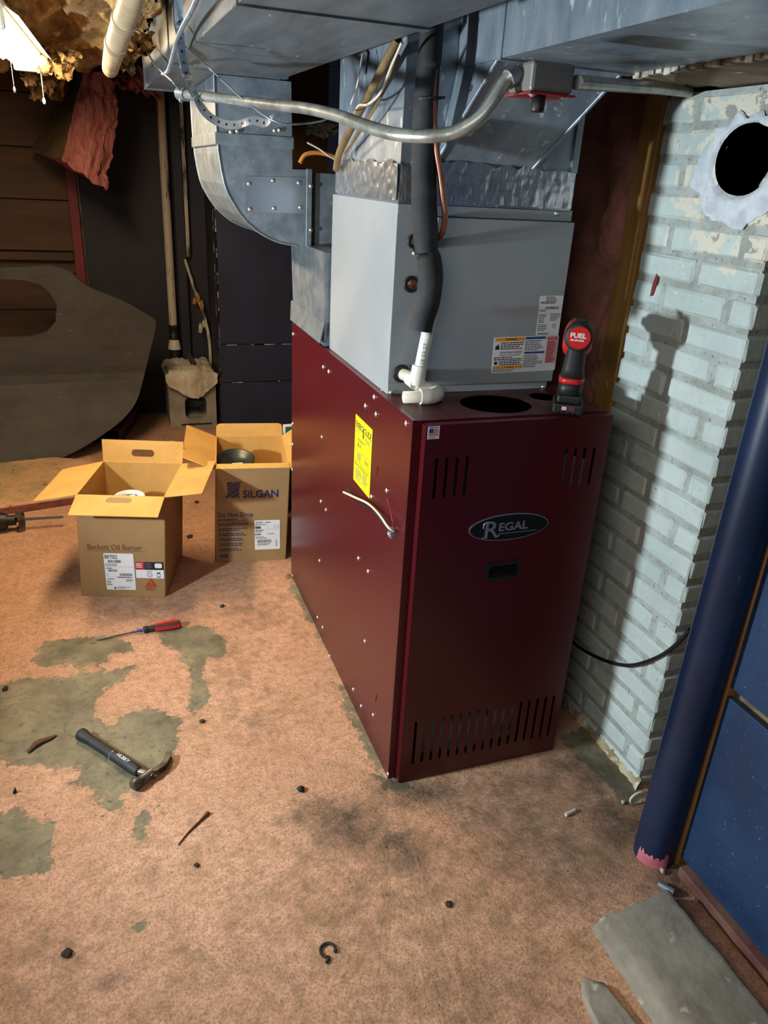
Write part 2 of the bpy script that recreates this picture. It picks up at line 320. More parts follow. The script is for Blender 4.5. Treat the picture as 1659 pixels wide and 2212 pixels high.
def lumpy_slab(name, outline, z0, z1, m, amp=.006, n=40, label=None, cat=None, kind=None, bev=.012):
    # outline (x,y) list -> slab with uneven top and ragged, rounded edge
    L = []; q = [V((a, b, 0)) for a, b in outline]
    for i in range(len(q)):
        a, b = q[i], q[(i+1) % len(q)]; k = max(1, int((b-a).length/.02))
        for j in range(k): p = a.lerp(b, j/k); L.append(p)
    c = sum(L, V())/len(L); P_ = P(); vs = []; N_ = len(L); rings = [(0, z0), (0, z1-bev), (bev*.35, z1-bev*.25), (bev, z1), (.08, z1), (.2, z1), (.45, z1), (.75, z1)]
    for off, z in rings:
        for p in L:
            d = (c-p); l = d.length; f = off/l if off <= bev else off
            e = p + d*f + V((nz3(p+V((0, 0, z)), 22)*amp, nz3(p+V((5, 0, z)), 22)*amp, 0)); e.z = z + (nz3(p+d*f, 14)*amp*.7 if z > z0+.001 else 0); vs.append(e)
    fs = []
    for i in range(len(rings)-1):
        for k in range(N_): fs.append([i*N_+k, i*N_+(k+1) % N_, (i+1)*N_+(k+1) % N_, (i+1)*N_+k])
    vs.append(V((c.x, c.y, z1))); s = (len(rings)-1)*N_
    for k in range(N_): fs.append([s+k, s+(k+1) % N_, len(vs)-1])
    P_.add(vs, fs, m, smooth=True); return P_.build(name, label=label, cat=cat, kind=kind)
padm = mat('worn pad top', (206, 160, 122), (170, 146, 104), s=5, c3=(96, 72, 56), s3=26, lo3=.6, hi3=.66, rough=.75, bs=40, bstr=.5, coord='pos')
pa, pb = PZ(-120, 1131), PZ(240, 1076)
o = lumpy_slab('trim_1', [(pa.x, pa.y), (pb.x, pb.y), (pb.x+.03, pb.y+.45), (pb.x-.3, pb.y+.62), (pa.x, pa.y+.7)], -.01, .045, padm, .006, kind='structure', bev=.008); tag(o, 'low raised pad of worn pink concrete beside the boxes')
edge = P(); edge.ribbon([(pa.x, pa.y-.006, .019), ((pa.x+pb.x)/2, (pa.y+pb.y)/2-.006, .019), (pb.x, pb.y-.006, .019)], (0, 0, 1), .037, .01, mat('worn red kerb face', (136, 82, 72), (112, 66, 58), s=12, c3=(84, 58, 48), s3=40, lo3=.58, hi3=.64, rough=.85, bs=50, bstr=.6)); edge.build('red_edge', o)

# ---- ceiling
P().box(-3.3, 1.25, -2.4, 4.45, 2.33, 2.36, ceilm).build('ceiling', kind='structure', label='dark wooden subfloor above the basement')
joist = P(); joist.box(-3.3, 1.2, -.02, .02, 2.14, 2.33, ceilm)
js = [(y) for y in (-2.2, -1.6, 3.0, 3.4, 3.8, 4.2)]
for i, y in enumerate(js):
    P().box(-3.3, -.5, y-.02, y+.02, 2.15, 2.33, ceilm).build('trim_2' if i == 0 else 'trim_%d' % (i+2), kind='structure', label='wooden floor joist under the ceiling')

# ---- back walls
wl = P(); wl.box(-3.3, .02, 4.2, 4.3, 0, 2.33, navyd); wb = wl.build('wall_back', kind='structure', label='dark navy back wall with the cream pipe in front')
part = thing('wall_partition', (.45, 3.9, 0), 'navy panelled partition behind the furnace', None, kind='structure')
P().box(.012, 1.25, 3.512, 4.2, 0, 2.33, navyd).build('core', part)
for a, b in ((.004, .345), (.352, .604), (.612, 2.3)): P().box(.0, 1.24, 3.5, 3.512, a, b, navy, bev=.002).build('panel', part)
P().box(0, .012, 3.51, 4.2, .004, 2.3, navyd).build('side_panel', part)
sc = P()
for k in range(26):
    z = R.uniform(.3, 1.75); sc.box(-.0016, .003, 3.497, 3.5005, z, z+R.uniform(.02, .12), scuff)
for k in range(14):
    x = R.uniform(0, .6); z = R.choice((.346, .605)); sc.box(x, x+R.uniform(.04, .12), 3.4985, 3.5005, z-.001, z+.0035, scuff)
for k in range(12):
    z = R.uniform(.5, 1.5); sc.box(-.0012, .0005, 3.60, 3.604, z, z+R.uniform(.03, .12), scuff)
sc.build('scuffed_edge', part)
# right-hand framed wall with insulation
P().box(.86, .95, .2, 3.6, 0, 2.33, ceilm).build('wall_right', kind='structure', label='dark boards behind the pink insulation')
P().box(1.2, 1.25, -2.4, .25, 0, 2.33, ceilm).build('wall_right_front', kind='structure', label='dark wall behind the brick chimney')
st = P().box(.742, .782, .222, .306, 0, 1.94, stud, bev=.003).build('wall_stud', label='raw wooden stud between brick chimney and pink insulation', cat='stud')
def sheet_grid(u, v, fn, m, smooth=True):
    p = P(); vs = [fn(i/(u), j/(v)) for j in range(v+1) for i in range(u+1)]
    return p.add(vs, [[j*(u+1)+i, j*(u+1)+i+1, (j+1)*(u+1)+i+1, (j+1)*(u+1)+i] for j in range(v) for i in range(u)], m, smooth=smooth)
def ins_r(i, j):
    y = .30+i*1.25; z = .0+j*1.97; b = math.sin(min(1, i*3.0)*pi/2)*.05
    n = nz3((y*1.2, z*1.0, 3), 4, 5)
    return V((.80-b*.6-max(-.05, n*.055), y, z))
sheet_grid(60, 90, ins_r, inspd).build('wall_insulation', label='dirty pink fibreglass batt in the wall right of the furnace', cat='insulation')
P().box(.742, .782, 1.56, 1.6, 0, 1.96, stud).build('wall_stud', label='raw wooden stud at the far end of the pink wall insulation', cat='stud')
# ================================================================= CHIMNEY
def brickmat():
    m = bpy.data.materials.new('painted brick'); m.use_nodes = True; nt = m.node_tree; N = nt.nodes; L = nt.links; b = N['Principled BSDF']; b.inputs['Roughness'].default_value = .6
    g = N.new('ShaderNodeNewGeometry').outputs['Position']
    def nzn(s, d=6, r=.6):
        n = N.new('ShaderNodeTexNoise'); n.inputs['Scale'].default_value = s; n.inputs['Detail'].default_value = d; n.inputs['Roughness'].default_value = r; L.new(g, n.inputs['Vector']); return n.outputs['Fac']
    def rmp(o, a, z):
        r = N.new('ShaderNodeMapRange'); r.inputs['From Min'].default_value = a; r.inputs['From Max'].default_value = z; L.new(o, r.inputs['Value']); return r.outputs[0]
    def mix(f, a, z):
        x = N.new('ShaderNodeMix'); x.data_type = 'RGBA'; L.new(f, x.inputs[0])
        for k, v in ((6, a), (7, z)):
            if isinstance(v, tuple): x.inputs[k].default_value = lin(v)
            else: L.new(v, x.inputs[k])
        return x.outputs[2]
    d = N.new('ShaderNodeVectorMath'); d.operation = 'DISTANCE'; L.new(g, d.inputs[0]); d.inputs[1].default_value = (.742, -.14, 1.78)
    near = N.new('ShaderNodeMapRange'); L.new(d.outputs['Value'], near.inputs['Value']); near.inputs['From Min'].default_value = .1; near.inputs['From Max'].default_value = .42; near.inputs['To Min'].default_value = .16; near.inputs['To Max'].default_value = -.12
    ad = N.new('ShaderNodeMath'); L.new(nzn(16, 8, .65), ad.inputs[0]); L.new(near.outputs[0], ad.inputs[1])
    c = mix(rmp(nzn(5), .35, .65), (200, 213, 208), (180, 194, 191)); c = mix(rmp(nzn(22, 8, .7), .56, .76), c, (172, 184, 179))
    c = mix(rmp(ad.outputs[0], .55, .57), c, (222, 216, 198))
    c = mix(rmp(ad.outputs[0], .66, .68), c, (160, 158, 150))
    c = mix(rmp(nzn(34, 9, .75), .63, .67), c, (134, 134, 126))
    L.new(c, b.inputs['Base Color'])
    bp = N.new('ShaderNodeBump'); bp.inputs['Strength'].default_value = .7; bp.inputs['Distance'].default_value = .006; L.new(nzn(30, 9, .65), bp.inputs['Height']); L.new(bp.outputs[0], b.inputs['Normal'])
    return m
brickm = brickmat()
mortar = mat('grey painted mortar', (174, 182, 177), (150, 154, 147), s=14, lo=.4, hi=.62, c3=(124, 122, 114), s3=90, lo3=.58, hi3=.68, rough=.85, bs=60, bstr=.9, coord='pos')
plaster = mat('white plaster', (214, 220, 226), (186, 194, 202), s=16, c3=(140, 132, 120), s3=30, lo3=.66, hi3=.7, rough=.85, bs=50, bstr=1, coord='pos')
soot = mat('black flue', (2, 2, 2), rough=1, spec=0)
chim = thing('brick_chimney', (.97, -.02, 0), 'painted brick chimney with a round flue hole, right of the furnace', 'chimney')
HC, HR = (-.107, 1.781), (.09, .078)
def holecut(me_part):   # True if a point is inside the flue opening (y,z)
    return lambda y, z: ((y-HC[0])/HR[0])**2+((z-HC[1])/HR[1])**2
# core with the flue opening: left skin plate with hole + box sides
cy0, cy1, cz1 = -.241, .206, 1.935
core = P(); MX = frame((1.19, 0, 0), (0, -1, 0), (0, 0, 1))
core.plate([(-cy1, 0), (-cy0, 0), (-cy0, cz1), (-cy1, cz1)], [[(-y, z) for y, z in circ(HC[0], HC[1], HR[0], 32, HR[1])]], .4425, mortar, MX); core.build('mortar_core', chim)
fl = P(); n = 32; vs = []; 
for X_, k in ((.7395, .985), (.90, .95), (1.12, .95)):
    vs += [(X_, HC[0]+HR[0]*k*math.cos(2*pi*i/n), HC[1]+HR[1]*k*math.sin(2*pi*i/n)) for i in range(n)]
fl.add(vs, [[r*n+i, r*n+(i+1) % n, (r+1)*n+(i+1) % n, (r+1)*n+i] for r in range(2) for i in range(n)]+[[2*n+i for i in range(n)]], soot, smooth=True); fl.build('flue', chim)
RB = random.Random(3)
def brick(x0, x1, y0, y1, z0, z1):
    b = bmesh.new(); bmesh.ops.create_cube(b, size=1); bmesh.ops.subdivide_edges(b, edges=b.edges[:], cuts=2, use_grid_fill=True)
    sd = V((RB.random()*9, RB.random()*9, RB.random()*9)); rr = .006
    hx, hy, hz = (x1-x0)/2, (y1-y0)/2, (z1-z0)/2
    for v in b.verts:
        p = v.co*2; q = V((p.x*hx, p.y*hy, p.z*hz))
        # pull corners in so arrises are rounded and chipped
        ex = sum(1 for k in range(3) if abs(p[k]) > .99)
        # inner loop close to the edge
        for k, hh in enumerate((hx, hy, hz)):
            if abs(p[k]) < .99: q[k] = math.copysign(hh-rr*1.6, p[k])
        if ex >= 2:
            for k, hh in enumerate((hx, hy, hz)):
                if abs(p[k]) > .99: q[k] -= math.copysign(rr*(.45+.5*RB.random()), p[k])
        q += noise.noise_vector(q*18+sd)*.0028+noise.noise_vector(q*60+sd)*.0022
        v.co = q+V(((x0+x1)/2, (y0+y1)/2, (z0+z1)/2))
    return b
cut_b = []
zj = [.0]+[1.48+.0757*(k-19) for k in range(0, 26) if 1.48+.0757*(k-19) < 1.95]
for c in range(len(zj)-1):
    z0 = zj[c]+.0058; z1 = zj[c+1]-.0058; far = .214+RB.uniform(-.012, .012); fr = -.246+RB.uniform(-.003, .003); j = .008
    if c % 2 == 1: cuts = [far, .092+RB.uniform(-.012, .012), -.156+RB.uniform(-.008, .008), fr]
    else: cuts = [far, -.014+RB.uniform(-.02, .014), fr]
    for a, b in zip(cuts[:-1], cuts[1:]):
        ya, yb = a-(j if a != far else 0), b+(j if b != fr else 0); xo = RB.uniform(-.0035, .0025)
        bm_ = brick(.742+xo, .845 if not (b == fr and c % 2 == 1) else .95, yb, ya, z0, z1)
        hit = any(holecut(0)(y, z) < 1.0 for y in np.linspace(yb, ya, 9) for z in np.linspace(z0, z1, 5))
        p = P(); p.bm(bm_, brickm); o = p.build('brick', chim)
        if hit: cut_b.append(o)
    x = .962 if c % 2 == 1 else .857
    for L_ in ((.215, .215) if c % 2 == 0 else (.215,)):
        p = P(); p.bm(brick(x, min(x+L_, 1.19), -.246+RB.uniform(-.004, .002), -.15, z0, z1), brickm); p.build('brick', chim); x += L_+.012
# open the flue through the bricks that it crosses
cb = bmesh.new(); bmesh.ops.create_cone(cb, cap_ends=True, segments=40, radius1=1, radius2=1, depth=.6)
cm = bpy.data.meshes.new('cutter'); cb.transform(Matrix.Translation((.742, HC[0], HC[1])) @ Matrix.Diagonal((1, HR[0], HR[1], 1)) @ Matrix.Rotation(pi/2, 4, 'Y')); cb.to_mesh(cm); cb.free()
co_ = bpy.data.objects.new('cutter', cm); COL.objects.link(co_); bpy.context.view_layer.update()
for o in cut_b:
    md = o.modifiers.new('b', 'BOOLEAN'); md.operation = 'DIFFERENCE'; md.object = co_; md.solver = 'EXACT'
bpy.context.view_layer.update(); dg = bpy.context.evaluated_depsgraph_get()
for o in cut_b:
    ne = bpy.data.meshes.new_from_object(o.evaluated_get(dg)); o.modifiers.clear(); o.data = ne
bpy.data.objects.remove(co_)
for o in cut_b:      # a brick that the flue cuts in two is two bricks
    b_ = bmesh.new(); b_.from_mesh(o.data); left = set(b_.verts); isl = []
    while left:
        st_ = [left.pop()]; g_ = set(st_)
        while st_:
            for e_ in st_.pop().link_edges:
                for v_ in e_.verts:
                    if v_ in left: left.discard(v_); g_.add(v_); st_.append(v_)
        isl.append(sorted(v_.index for v_ in g_))
    b_.free()
    for k_, g_ in enumerate(isl):
        if len(isl) == 1: break
        c_ = bmesh.new(); c_.from_mesh(o.data); c_.verts.ensure_lookup_table(); keep_ = set(g_)
        bmesh.ops.delete(c_, geom=[v_ for v_ in c_.verts if v_.index not in keep_], context='VERTS'); me_ = bpy.data.meshes.new('brick'); c_.to_mesh(me_); c_.free(); me_.materials.append(brickm)
        if k_ == len(isl)-1: o.data = me_
        else: o2 = o.copy(); o2.data = me_; COL.objects.link(o2)
cut_b = [o for o in cut_b if len(o.data.polygons) or bpy.data.objects.remove(o)]
# plaster collar smeared around the flue hole
pl = P(); n = 72; rings = []
for k in range(7):
    t = k/6; ring = []
    for i in range(n):
        a = 2*pi*i/n; e = 1.0+.05*nz3((math.cos(a)*2, math.sin(a)*2, 1), 2)
        wid = (.34+.34*nz3((math.cos(a), math.sin(a), 7), 2.2)+.10*nz3((math.cos(a), math.sin(a), 3), 4)+.45*max(0, math.cos(a+.9))+.2*max(0, -math.sin(a))); wid = max(.08, wid)
        r = e+wid*t; y = HC[0]+HR[0]*r*math.cos(a); z = HC[1]+HR[1]*r*math.sin(a); y = max(y, -.243)
        h = .004*(1-t)**.5*(1 if k else .2)+.003*nz3((y, z, 0), 55)+.002+(0 if t < 1 else -.006)
        ring.append(V((.7405-h*(1 if t < .99 else 0)+(.02 if k == 0 else 0), y, min(z, 1.93))))
    rings += ring
pl.add(rings, [[r*n+i, r*n+(i+1) % n, (r+1)*n+(i+1) % n, (r+1)*n+i] for r in range(6) for i in range(n)], plaster, smooth=True); pl.build('plaster_collar', chim)
ft = P(); crumb = mat('crumbled base mortar', (196, 186, 152), (140, 122, 84), s=12, c3=(214, 206, 186), s3=24, lo3=.55, hi3=.65, rough=.9, bs=40, bstr=1, coord='pos')
def foot(i, j):
    y = -.26+i*.46; a = j*pi/2; r = .015+.012*nz3((y, 0, 4), 22)
    return V((.745-r*math.cos(a)*.8+nz3((y, j, 2), 30)*.006, y, max(0, r*1.7*math.sin(a)+nz3((y, j, 5), 25)*.008*j)))
ft = sheet_grid(60, 6, foot, crumb); ft.build('crumbled_base', chim)
rn = P(); rn.plate([(0, 0), (.012, .004), (.018, .05), (.01, .062), (.002, .04)], [], .002, mat('dark red chip', (120, 40, 40), rough=.7), frame(PX(1405, 640, .7405), (0, -1, 0), (0, 0, 1))); rn.build('red_paint_chip', chim)
# ================================================================= RIGHT FOREGROUND
post = thing('steel_column', (.628, -.478, 0), 'dark blue painted round steel column in front of the brick chimney', 'column')
pt = P(); pt.tube([(.628, -.478, .0), (.634, -.482, 1.0), (.642, -.488, 2.33)], .056, bluepost, seg=40); pt.build('shaft', post)
ch = P(); pinkc = mat('pink paint drips', (206, 130, 140), (190, 104, 118), s=14, rough=.7)
vs = []; n = 20
for i in range(n+1):
    a = math.radians(180+i*85/n); t = .045*(.35+abs(nz3((i*.21, 1, 1), 1.4)))+.012
    for z, k in ((0.001, 1.045), (t, 1.02)): vs.append((.628+.056*k*math.cos(a), -.478+.056*k*math.sin(a), z))
ch.add(vs, [[2*i, 2*i+2, 2*i+3, 2*i+1] for i in range(n)], pinkc, smooth=True); ch.build('pink_paint', post)
pn = P().box(.665, .679, -2.3, -.535, .036, .578, bluepanel, bev=.002).build('wall_panel', label='lower chalky blue wall panel beside the concrete slab', cat='panel')
pn = P().box(.667, .681, -2.3, -.532, .604, 2.2, bluepanel, bev=.002).build('wall_panel', label='upper chalky blue wall panel above the open seam', cat='panel')
e = P().box(.664, .70, -.534, -.508, 0.0, 2.2, stud, bev=.002).build('wood_strip', label='thin ochre wooden strip at the edge of the blue panels', cat='trim')
P().box(.69, .73, -2.3, -.54, .0, 2.2, oldwood).build('wall_panel_backing', kind='structure', label='old boards behind the blue panels')
sl = P().box(.64, .70, -2.3, -.56, 0, .034, sillm, bev=.004).build('sill_plate', label='dark red wooden sill under the blue panel', cat='sill')
z6 = .058
A = [PZ(1287, 1968, z6), PZ(1305, 1945, z6), PZ(1400, 1925, z6), PZ(1442, 1910, z6), PZ(1510, 1998, z6), PZ(1600, 2110, z6)]
def slab_fn(i, j):
    # cross section i: 0 left foot .. 1 right foot, j along the length
    y = A[1].y-.004-j*.95-.02*(1-i)*(1-j)+(.012*max(0, i-.6) if j < .5 else 0); xs = [A[0].x-.004, A[0].x, A[0].x+.006, A[0].x+.022, A[0].x+.05]+[A[0].x+.05+k*(A[3].x-A[0].x-.06)/14 for k in range(1, 15)]+[A[3].x-.004, A[3].x, A[3].x]
    zs = [0, .03, .048, z6-.003, z6]+[z6]*14+[z6-.003, .045, 0]; k = min(int(round(i*(len(xs)-1))), len(xs)-1); q = V((xs[k]+.004*j, y, zs[k]))
    if j < .004: q.z = min(q.z, .0)
    elif j < .02: q.z *= .93
    n_ = V((nz3(q, 16)*.005, nz3(q+V((3, 0, 0)), 16)*.005, nz3(q, 9)*.004 if q.z > .01 else 0)); return q+n_
sheet_grid(21, 70, slab_fn, concr).build('concrete_slab', label='grey concrete slab lying on the floor below the blue panel', cat='slab')
lumpy_slab('concrete_remnant', [(.225, -.735), (.262, -.76), (.285, -.9), (.29, -1.5), (.2, -1.5), (.19, -.86), (.198, -.78)], 0, .016, concr, .005, label='low broken ridge of concrete in the floor next to the slab', cat='concrete', bev=.012)
bl = P(); c0 = PZ(1435, 1905, .03); bl.tube([c0+V((-.006, .012, -.018)), c0+V((.016, -.024, -.018))], .010, galv, seg=14); bl.build('metal_stub', label='short bright metal pipe stub at the head of the slab', cat='pipe')
# old wooden boards over the chimney
bw = P(); a, b = PZ(1375, 142, 1.975), PZ(1600, 112, 1.975)
bw.box(.50, 1.2, -2.3, .03, 1.940, 1.97, oldwood, bev=.003); bw.build('overhead_board', label='old whitewashed board above the brick chimney', cat='board')
bb = P(); bb.box(.55, 1.2, .035, .30, 1.945, 1.98, oldwood, bev=.003); bb.build('overhead_board', label='short board end above the flue side of the stud', cat='board')
rg = P(); flake = mat('flaking whitewash', (206, 200, 184), (150, 140, 120), s=30, rough=.85)
for k in range(22):
    y = -.55+k*.026; rg.box(.490+R.uniform(-.004, .004), .505, y, y+R.uniform(.015, .026), 1.936+R.uniform(-.004, .004), 1.968, flake, bev=.002)
rg.build('flaking_edge', bpy.data.objects['overhead_board'])
cb_ = P(); cb_.tube([PX(1235, 1385, .733), PX(1265, 1407, .733), PX(1310, 1428, .733), PX(1350, 1437, .733), PX(1385, 1433, .733), PX(1430, 1415, .733), PX(1465, 1388, .733), PX(1490, 1360, .733)], .0058, blackp, seg=10, cr=6)
cb_.build('black_cable', label='black electric cable sagging across the brick chimney', cat='cable')
cc = P(); c0 = PZ(1385, 1730, .02); cc.tube([c0+V((.03*math.cos(a), .012, .022*math.sin(a))) for a in np.linspace(.3, 5.2, 12)], .004, pvcc, seg=8, cr=3); cc.build('cable_loop', label='small cream cable loop on the floor behind the blue column', cat='cable')

# ================================================================= DUCTS
rd = thing('return_duct', (-.25, .6, 1.97), 'wide galvanized trunk duct across the top left with cream-lit side', 'duct')
def trunk(y0, y1, xa, xb, z0, z1, m, parent, name='duct_section', sk=-.026, sk2=-.04, thick=0):
    f = lambda y, s, x: x+s*(y-.6)
    p = P(); q = [(f(y0, sk, xa), y0), (f(y0, sk2, xb), y0), (f(y1, sk2, xb), y1), (f(y1, sk, xa), y1)]
    p.add([(a, b, z0) for a, b in q]+[(a, b, z1) for a, b in q], [[3, 2, 1, 0], [4, 5, 6, 7], [0, 1, 5, 4], [1, 2, 6, 5], [2, 3, 7, 6], [3, 0, 4, 7]], m); return p.build(name, parent)
ys = [-2.3, -1.2, -.05, 1.02, 1.85]
for a, b in zip(ys[:-1], ys[1:]): trunk(a, b-.001, -.438, -.078, 1.97, 2.31, galvd, rd)
for y in ys[1:-1]: trunk(y-.018, y+.018, -.442, -.074, 1.9655, 2.3, galvd, rd, 'drive_cleat')
trunk(1.838, 1.853, -.444, -.072, 1.964, 2.31, galvd, rd, 'end_flange')
# elbow
el = thing('duct_elbow', (-.1, 1.44, 1.463), 'curved galvanized return elbow with a bolted access plate', 'duct elbow')
out = [(-.308, 1.968), (-.307, 1.90), (-.306, 1.838), (-.301, 1.744), (-.285, 1.65), (-.264, 1.603), (-.23, 1.553), (-.186, 1.512), (-.145, 1.488), (-.106, 1.473), (-.07, 1.466), (-.039, 1.463), (.012, 1.463), (.012, 1.708), (-.054, 1.708), (-.059, 1.968)]
MY = frame((0, 1.78, 0), (1, 0, 0), (0, 0, 1))
creamg = galv
p = P(); p.plate(out, [], .68, galv, MY); p.build('elbow_body', el)
p = P(); p.tube([(x, 1.099, z) for x, z in out[:12]], .004, galv, seg=8, cr=2); p.build('edge_seam', el)
p = P(); p.tube([(x, 1.775, z) for x, z in out[:12]], .004, galv, seg=8, cr=2); p.build('edge_seam', el)
p = P(); p.box(-.312, -.05, 1.094, 1.782, 1.768, 1.805, galv, bev=.002); p.build('cleat_band', el)
p = P(); p.box(-.318, -.30, 1.10, 1.78, 1.768, 1.80, scuff); 
p = P(); p.box(-.006, .014, 1.092, 1.785, 1.457, 1.712, galv, bev=.002); p.build('collar_flange', el)
p = P(); p.box(.014, .03, 1.11, 1.76, 1.47, 1.70, darkin); p.build('collar_gap', el)
p = P(); p.plate([(0, 0), (.209, .003), (.209, .118), (0, .112)], [], .0025, galvn, FY(-.216, 1.0985, 1.566)); p.build('access_plate', el)
sm = P(); sm.lathe([(0, .0035), (.0035, .0035), (.0045, .0025), (.0046, .0015), (.0075, .001), (.0078, 0)], screwm, seg=10)
SCREW = sm.mesh('screw', V((0, 0, 0)))
QY = (pi/2, 0, 0); QX = (0, -pi/2, 0)
for px_, py_ in ((538, 397), (590, 390), (646, 395), (540, 452), (592, 450), (649, 448)): q = PY(px_, py_, 1.095); inst(SCREW, 'screw', q, el, QY)
for px_, py_ in ((499, 285), (513, 283), (594, 282), (604, 281), (672, 402), (672, 497)): q = PY(px_, py_, 1.091); inst(SCREW, 'screw', q, el, QY)
# horizontal run behind the coil cabinet and boot down to the blower compartment
rb = thing('return_boot', (.27, 1.1, 1.15), 'galvanized return boot on the rear top of the furnace behind the coil cabinet', 'duct')
p = P(); p.box(.03, .53, 1.11, 1.76, 1.463, 1.70, galv); p.build('upper_box', rb)
p = P(); vs = [(.004, .86, 1.155), (.52, .86, 1.155), (.52, 1.325, 1.155), (.004, 1.325, 1.155), (.0, .86, 1.463), (.52, .86, 1.463), (.52, 1.34, 1.463), (-.004, 1.34, 1.463)]
p.add(vs, [[3, 2, 1, 0], [4, 5, 6, 7], [0, 1, 5, 4], [1, 2, 6, 5], [2, 3, 7, 6], [3, 0, 4, 7]], galv); p.build('lower_box', rb)
p = P(); vs = [(-.002, .85, 1.235), (-.002, 1.345, 1.235), (-.016, .85, 1.168), (-.016, 1.30, 1.168)]
p.add(vs+[(x+.004, y, z) for x, y, z in vs], [[0, 1, 3, 2], [4, 6, 7, 5], [0, 2, 6, 4], [1, 5, 7, 3], [2, 3, 7, 6], [0, 4, 5, 1]], galv); p.build('bent_flange', rb)
# supply plenum and supply trunk
sp = thing('supply_plenum', (.267, .52, 1.645), 'galvanized supply plenum with crinkled foil tape above the grey coil cabinet', 'duct')
P().box(.02, .513, .245, .80, 1.645, 2.31, galvp).build('plenum_box', sp)
p = P(); vs = [(.115, .243, 1.745), (.384, .243, 1.738), (.47, .04, 1.944), (.15, .03, 1.944), (.15, .243, 1.944), (.47, .243, 1.944)]
p.add(vs, [[0, 1, 2, 3], [0, 3, 4], [1, 5, 2], [3, 2, 5, 4], [0, 4, 5, 1]], galvp); p.build('sloped_transition', sp)
for a, b in ((vs[0], vs[3]), (vs[1], vs[2])): P().tube([V(a), V(b)], .005, galvp, seg=8).build('standing_seam', sp)
P().box(.50, .518, .238, .246, 1.735, 2.31, galvp).build('corner_cleat', sp)
def tape_strip(p0, du, n, name, h=.09):
    def fn(i, j):
        q = V(p0)+V(du)*i+V((0, 0, -.012+j*h)); k = nz3((q.x*60, q.y*60, q.z*26), 1, 4)*.0020+abs(nz3((q.x*22, q.y*22, q.z*40), 1, 2))*.0022
        if j > .99: q.z += nz3(q, 20)*.012
        return q+V(n)*(.003+k+(.0015))
    t = sheet_grid(90, 16, fn, foil, smooth=True); return t.build(name, sp)
tape_strip((.018, .80, 1.660), (0, -.557, 0), (-1, 0, 0), 'foil_tape', .092)
tape_strip((.018, .243, 1.660), (.497, 0, 0), (0, -1, 0), 'foil_tape', .092)
P().box(.018, .516, .243, .80, 1.640, 1.668, galvn, bev=.001).build('collar', sp)
sd = thing('supply_duct', (.32, -1.0, 1.945), 'galvanized supply trunk duct running overhead on the right', 'duct')
for a, b in ((-2.3, -1.0), (-1.0, .022), (.022, .243)):
    P().box(.15, .485, a, b-.001, 1.945, 2.31, galvp).build('duct_section', sd)
for y in (-1.0, .022): P().box(.146, .489, y-.012, y+.012, 1.941, 2.31, galvp).build('drive_cleat', sd)

# ================================================================= COIL CABINET
cl = thing('coil_cabinet', (.271, .543, 1.15), 'grey steel evaporator coil cabinet standing on the burgundy furnace', 'coil cabinet')
P().box(.018, .030, .245, .844, 1.152, 1.642, coilg, bev=.002).build('left_panel', cl)
P().box(.030, .522, .252, .844, 1.152, 1.640, coilg).build('body', cl)
P().box(.0185, .524, .243, .256, 1.616, 1.644, coilg, bev=.0015).build('top_flange', cl)
P().box(.0185, .520, .243, .256, 1.152, 1.182, coilg, bev=.0015).build('bottom_flange', cl)
P().box(.0185, .122, .244, .256, 1.182, 1.616, coilg, bev=.001).build('pipe_panel', cl)
P().box(.124, .528, .230, .252, 1.176, 1.614, coilg, bev=.002).build('front_door', cl)
P().box(.1205, .1245, .232, .246, 1.50, 1.612, white).build('white_gasket', cl)
for q in ((1203, 461), (1075, 441), (1170, 447)): inst(SCREW, 'screw', PY(*q, .242), cl, QY)
for q in ((845, 848), (1174, 836), (896, 547)): inst(SCREW, 'screw', PY(*q, .242), cl, QY)
for q in ((807, 836), (824, 848)): inst(SCREW, 'screw', PX(*q, .017), cl, QX)
def ring(c, n, R_, r, m, seg=24):
    M = frame(c, (1, 0, 0), (0, 0, 1)); p = P(); vs = []; fs = []; k2 = 8
    for i in range(seg):
        a = 2*pi*i/seg
        for k in range(k2): b = 2*pi*k/k2; vs.append(((R_+r*math.cos(b))*math.cos(a), (R_+r*math.cos(b))*math.sin(a), r*math.sin(b)))
    for i in range(seg):
        for k in range(k2): fs.append([i*k2+k, i*k2+(k+1) % k2, ((i+1) % seg)*k2+(k+1) % k2, ((i+1) % seg)*k2+k])
    p.add(vs, fs, m, M, True); return p
for q, R_, name in (((894, 521), .014, 'grommet'), ((888, 614), .017, 'grommet'), ((867, 807), .020, 'grommet')):
    c = PY(*q, .241); g = ring(c, 0, R_, .005, blackp); g.build(name, cl)
g = P(); c = PY(889, 614, .241); g.lathe([(.0, .004), (.013, .004), (.013, 0)], copper, FY(c.x, .2415, c.z)); g.build('copper_stub', cl)
# labels on the coil cabinet (flat print)
RT = random.Random(11)
def lines(p, x0, x1, y0, y1, n, m, M, z=.0008, fill=.55):
    for i in range(n):
        y = y1-(i+.5)*(y1-y0)/n; h = (y1-y0)/n*fill*.5; x = x0
        xe = x0+(x1-x0)*RT.uniform(.6, 1)
        while x < xe:
            wl_ = (x1-x0)*RT.uniform(.04, .13); p.rect(x, min(x+wl_, xe), y-h, y+h, z, m, M); x += wl_+(x1-x0)*.025
def bars(p, x0, x1, y0, y1, m, M, z=.0008, step=.0016):
    x = x0
    while x < x1: b = RT.choice((.4, .7, 1.0))*step; p.rect(x, min(x+b, x1), y0, y1, z, m, M); x += b+RT.choice((.5, .8))*step
lb = P(); M = frame((.452, .2298, 1.311), (1, 0, .01), (0, 0, 1)); lb.plate(rrect(0, .074, 0, .11, .004), [], .0006, white, M)
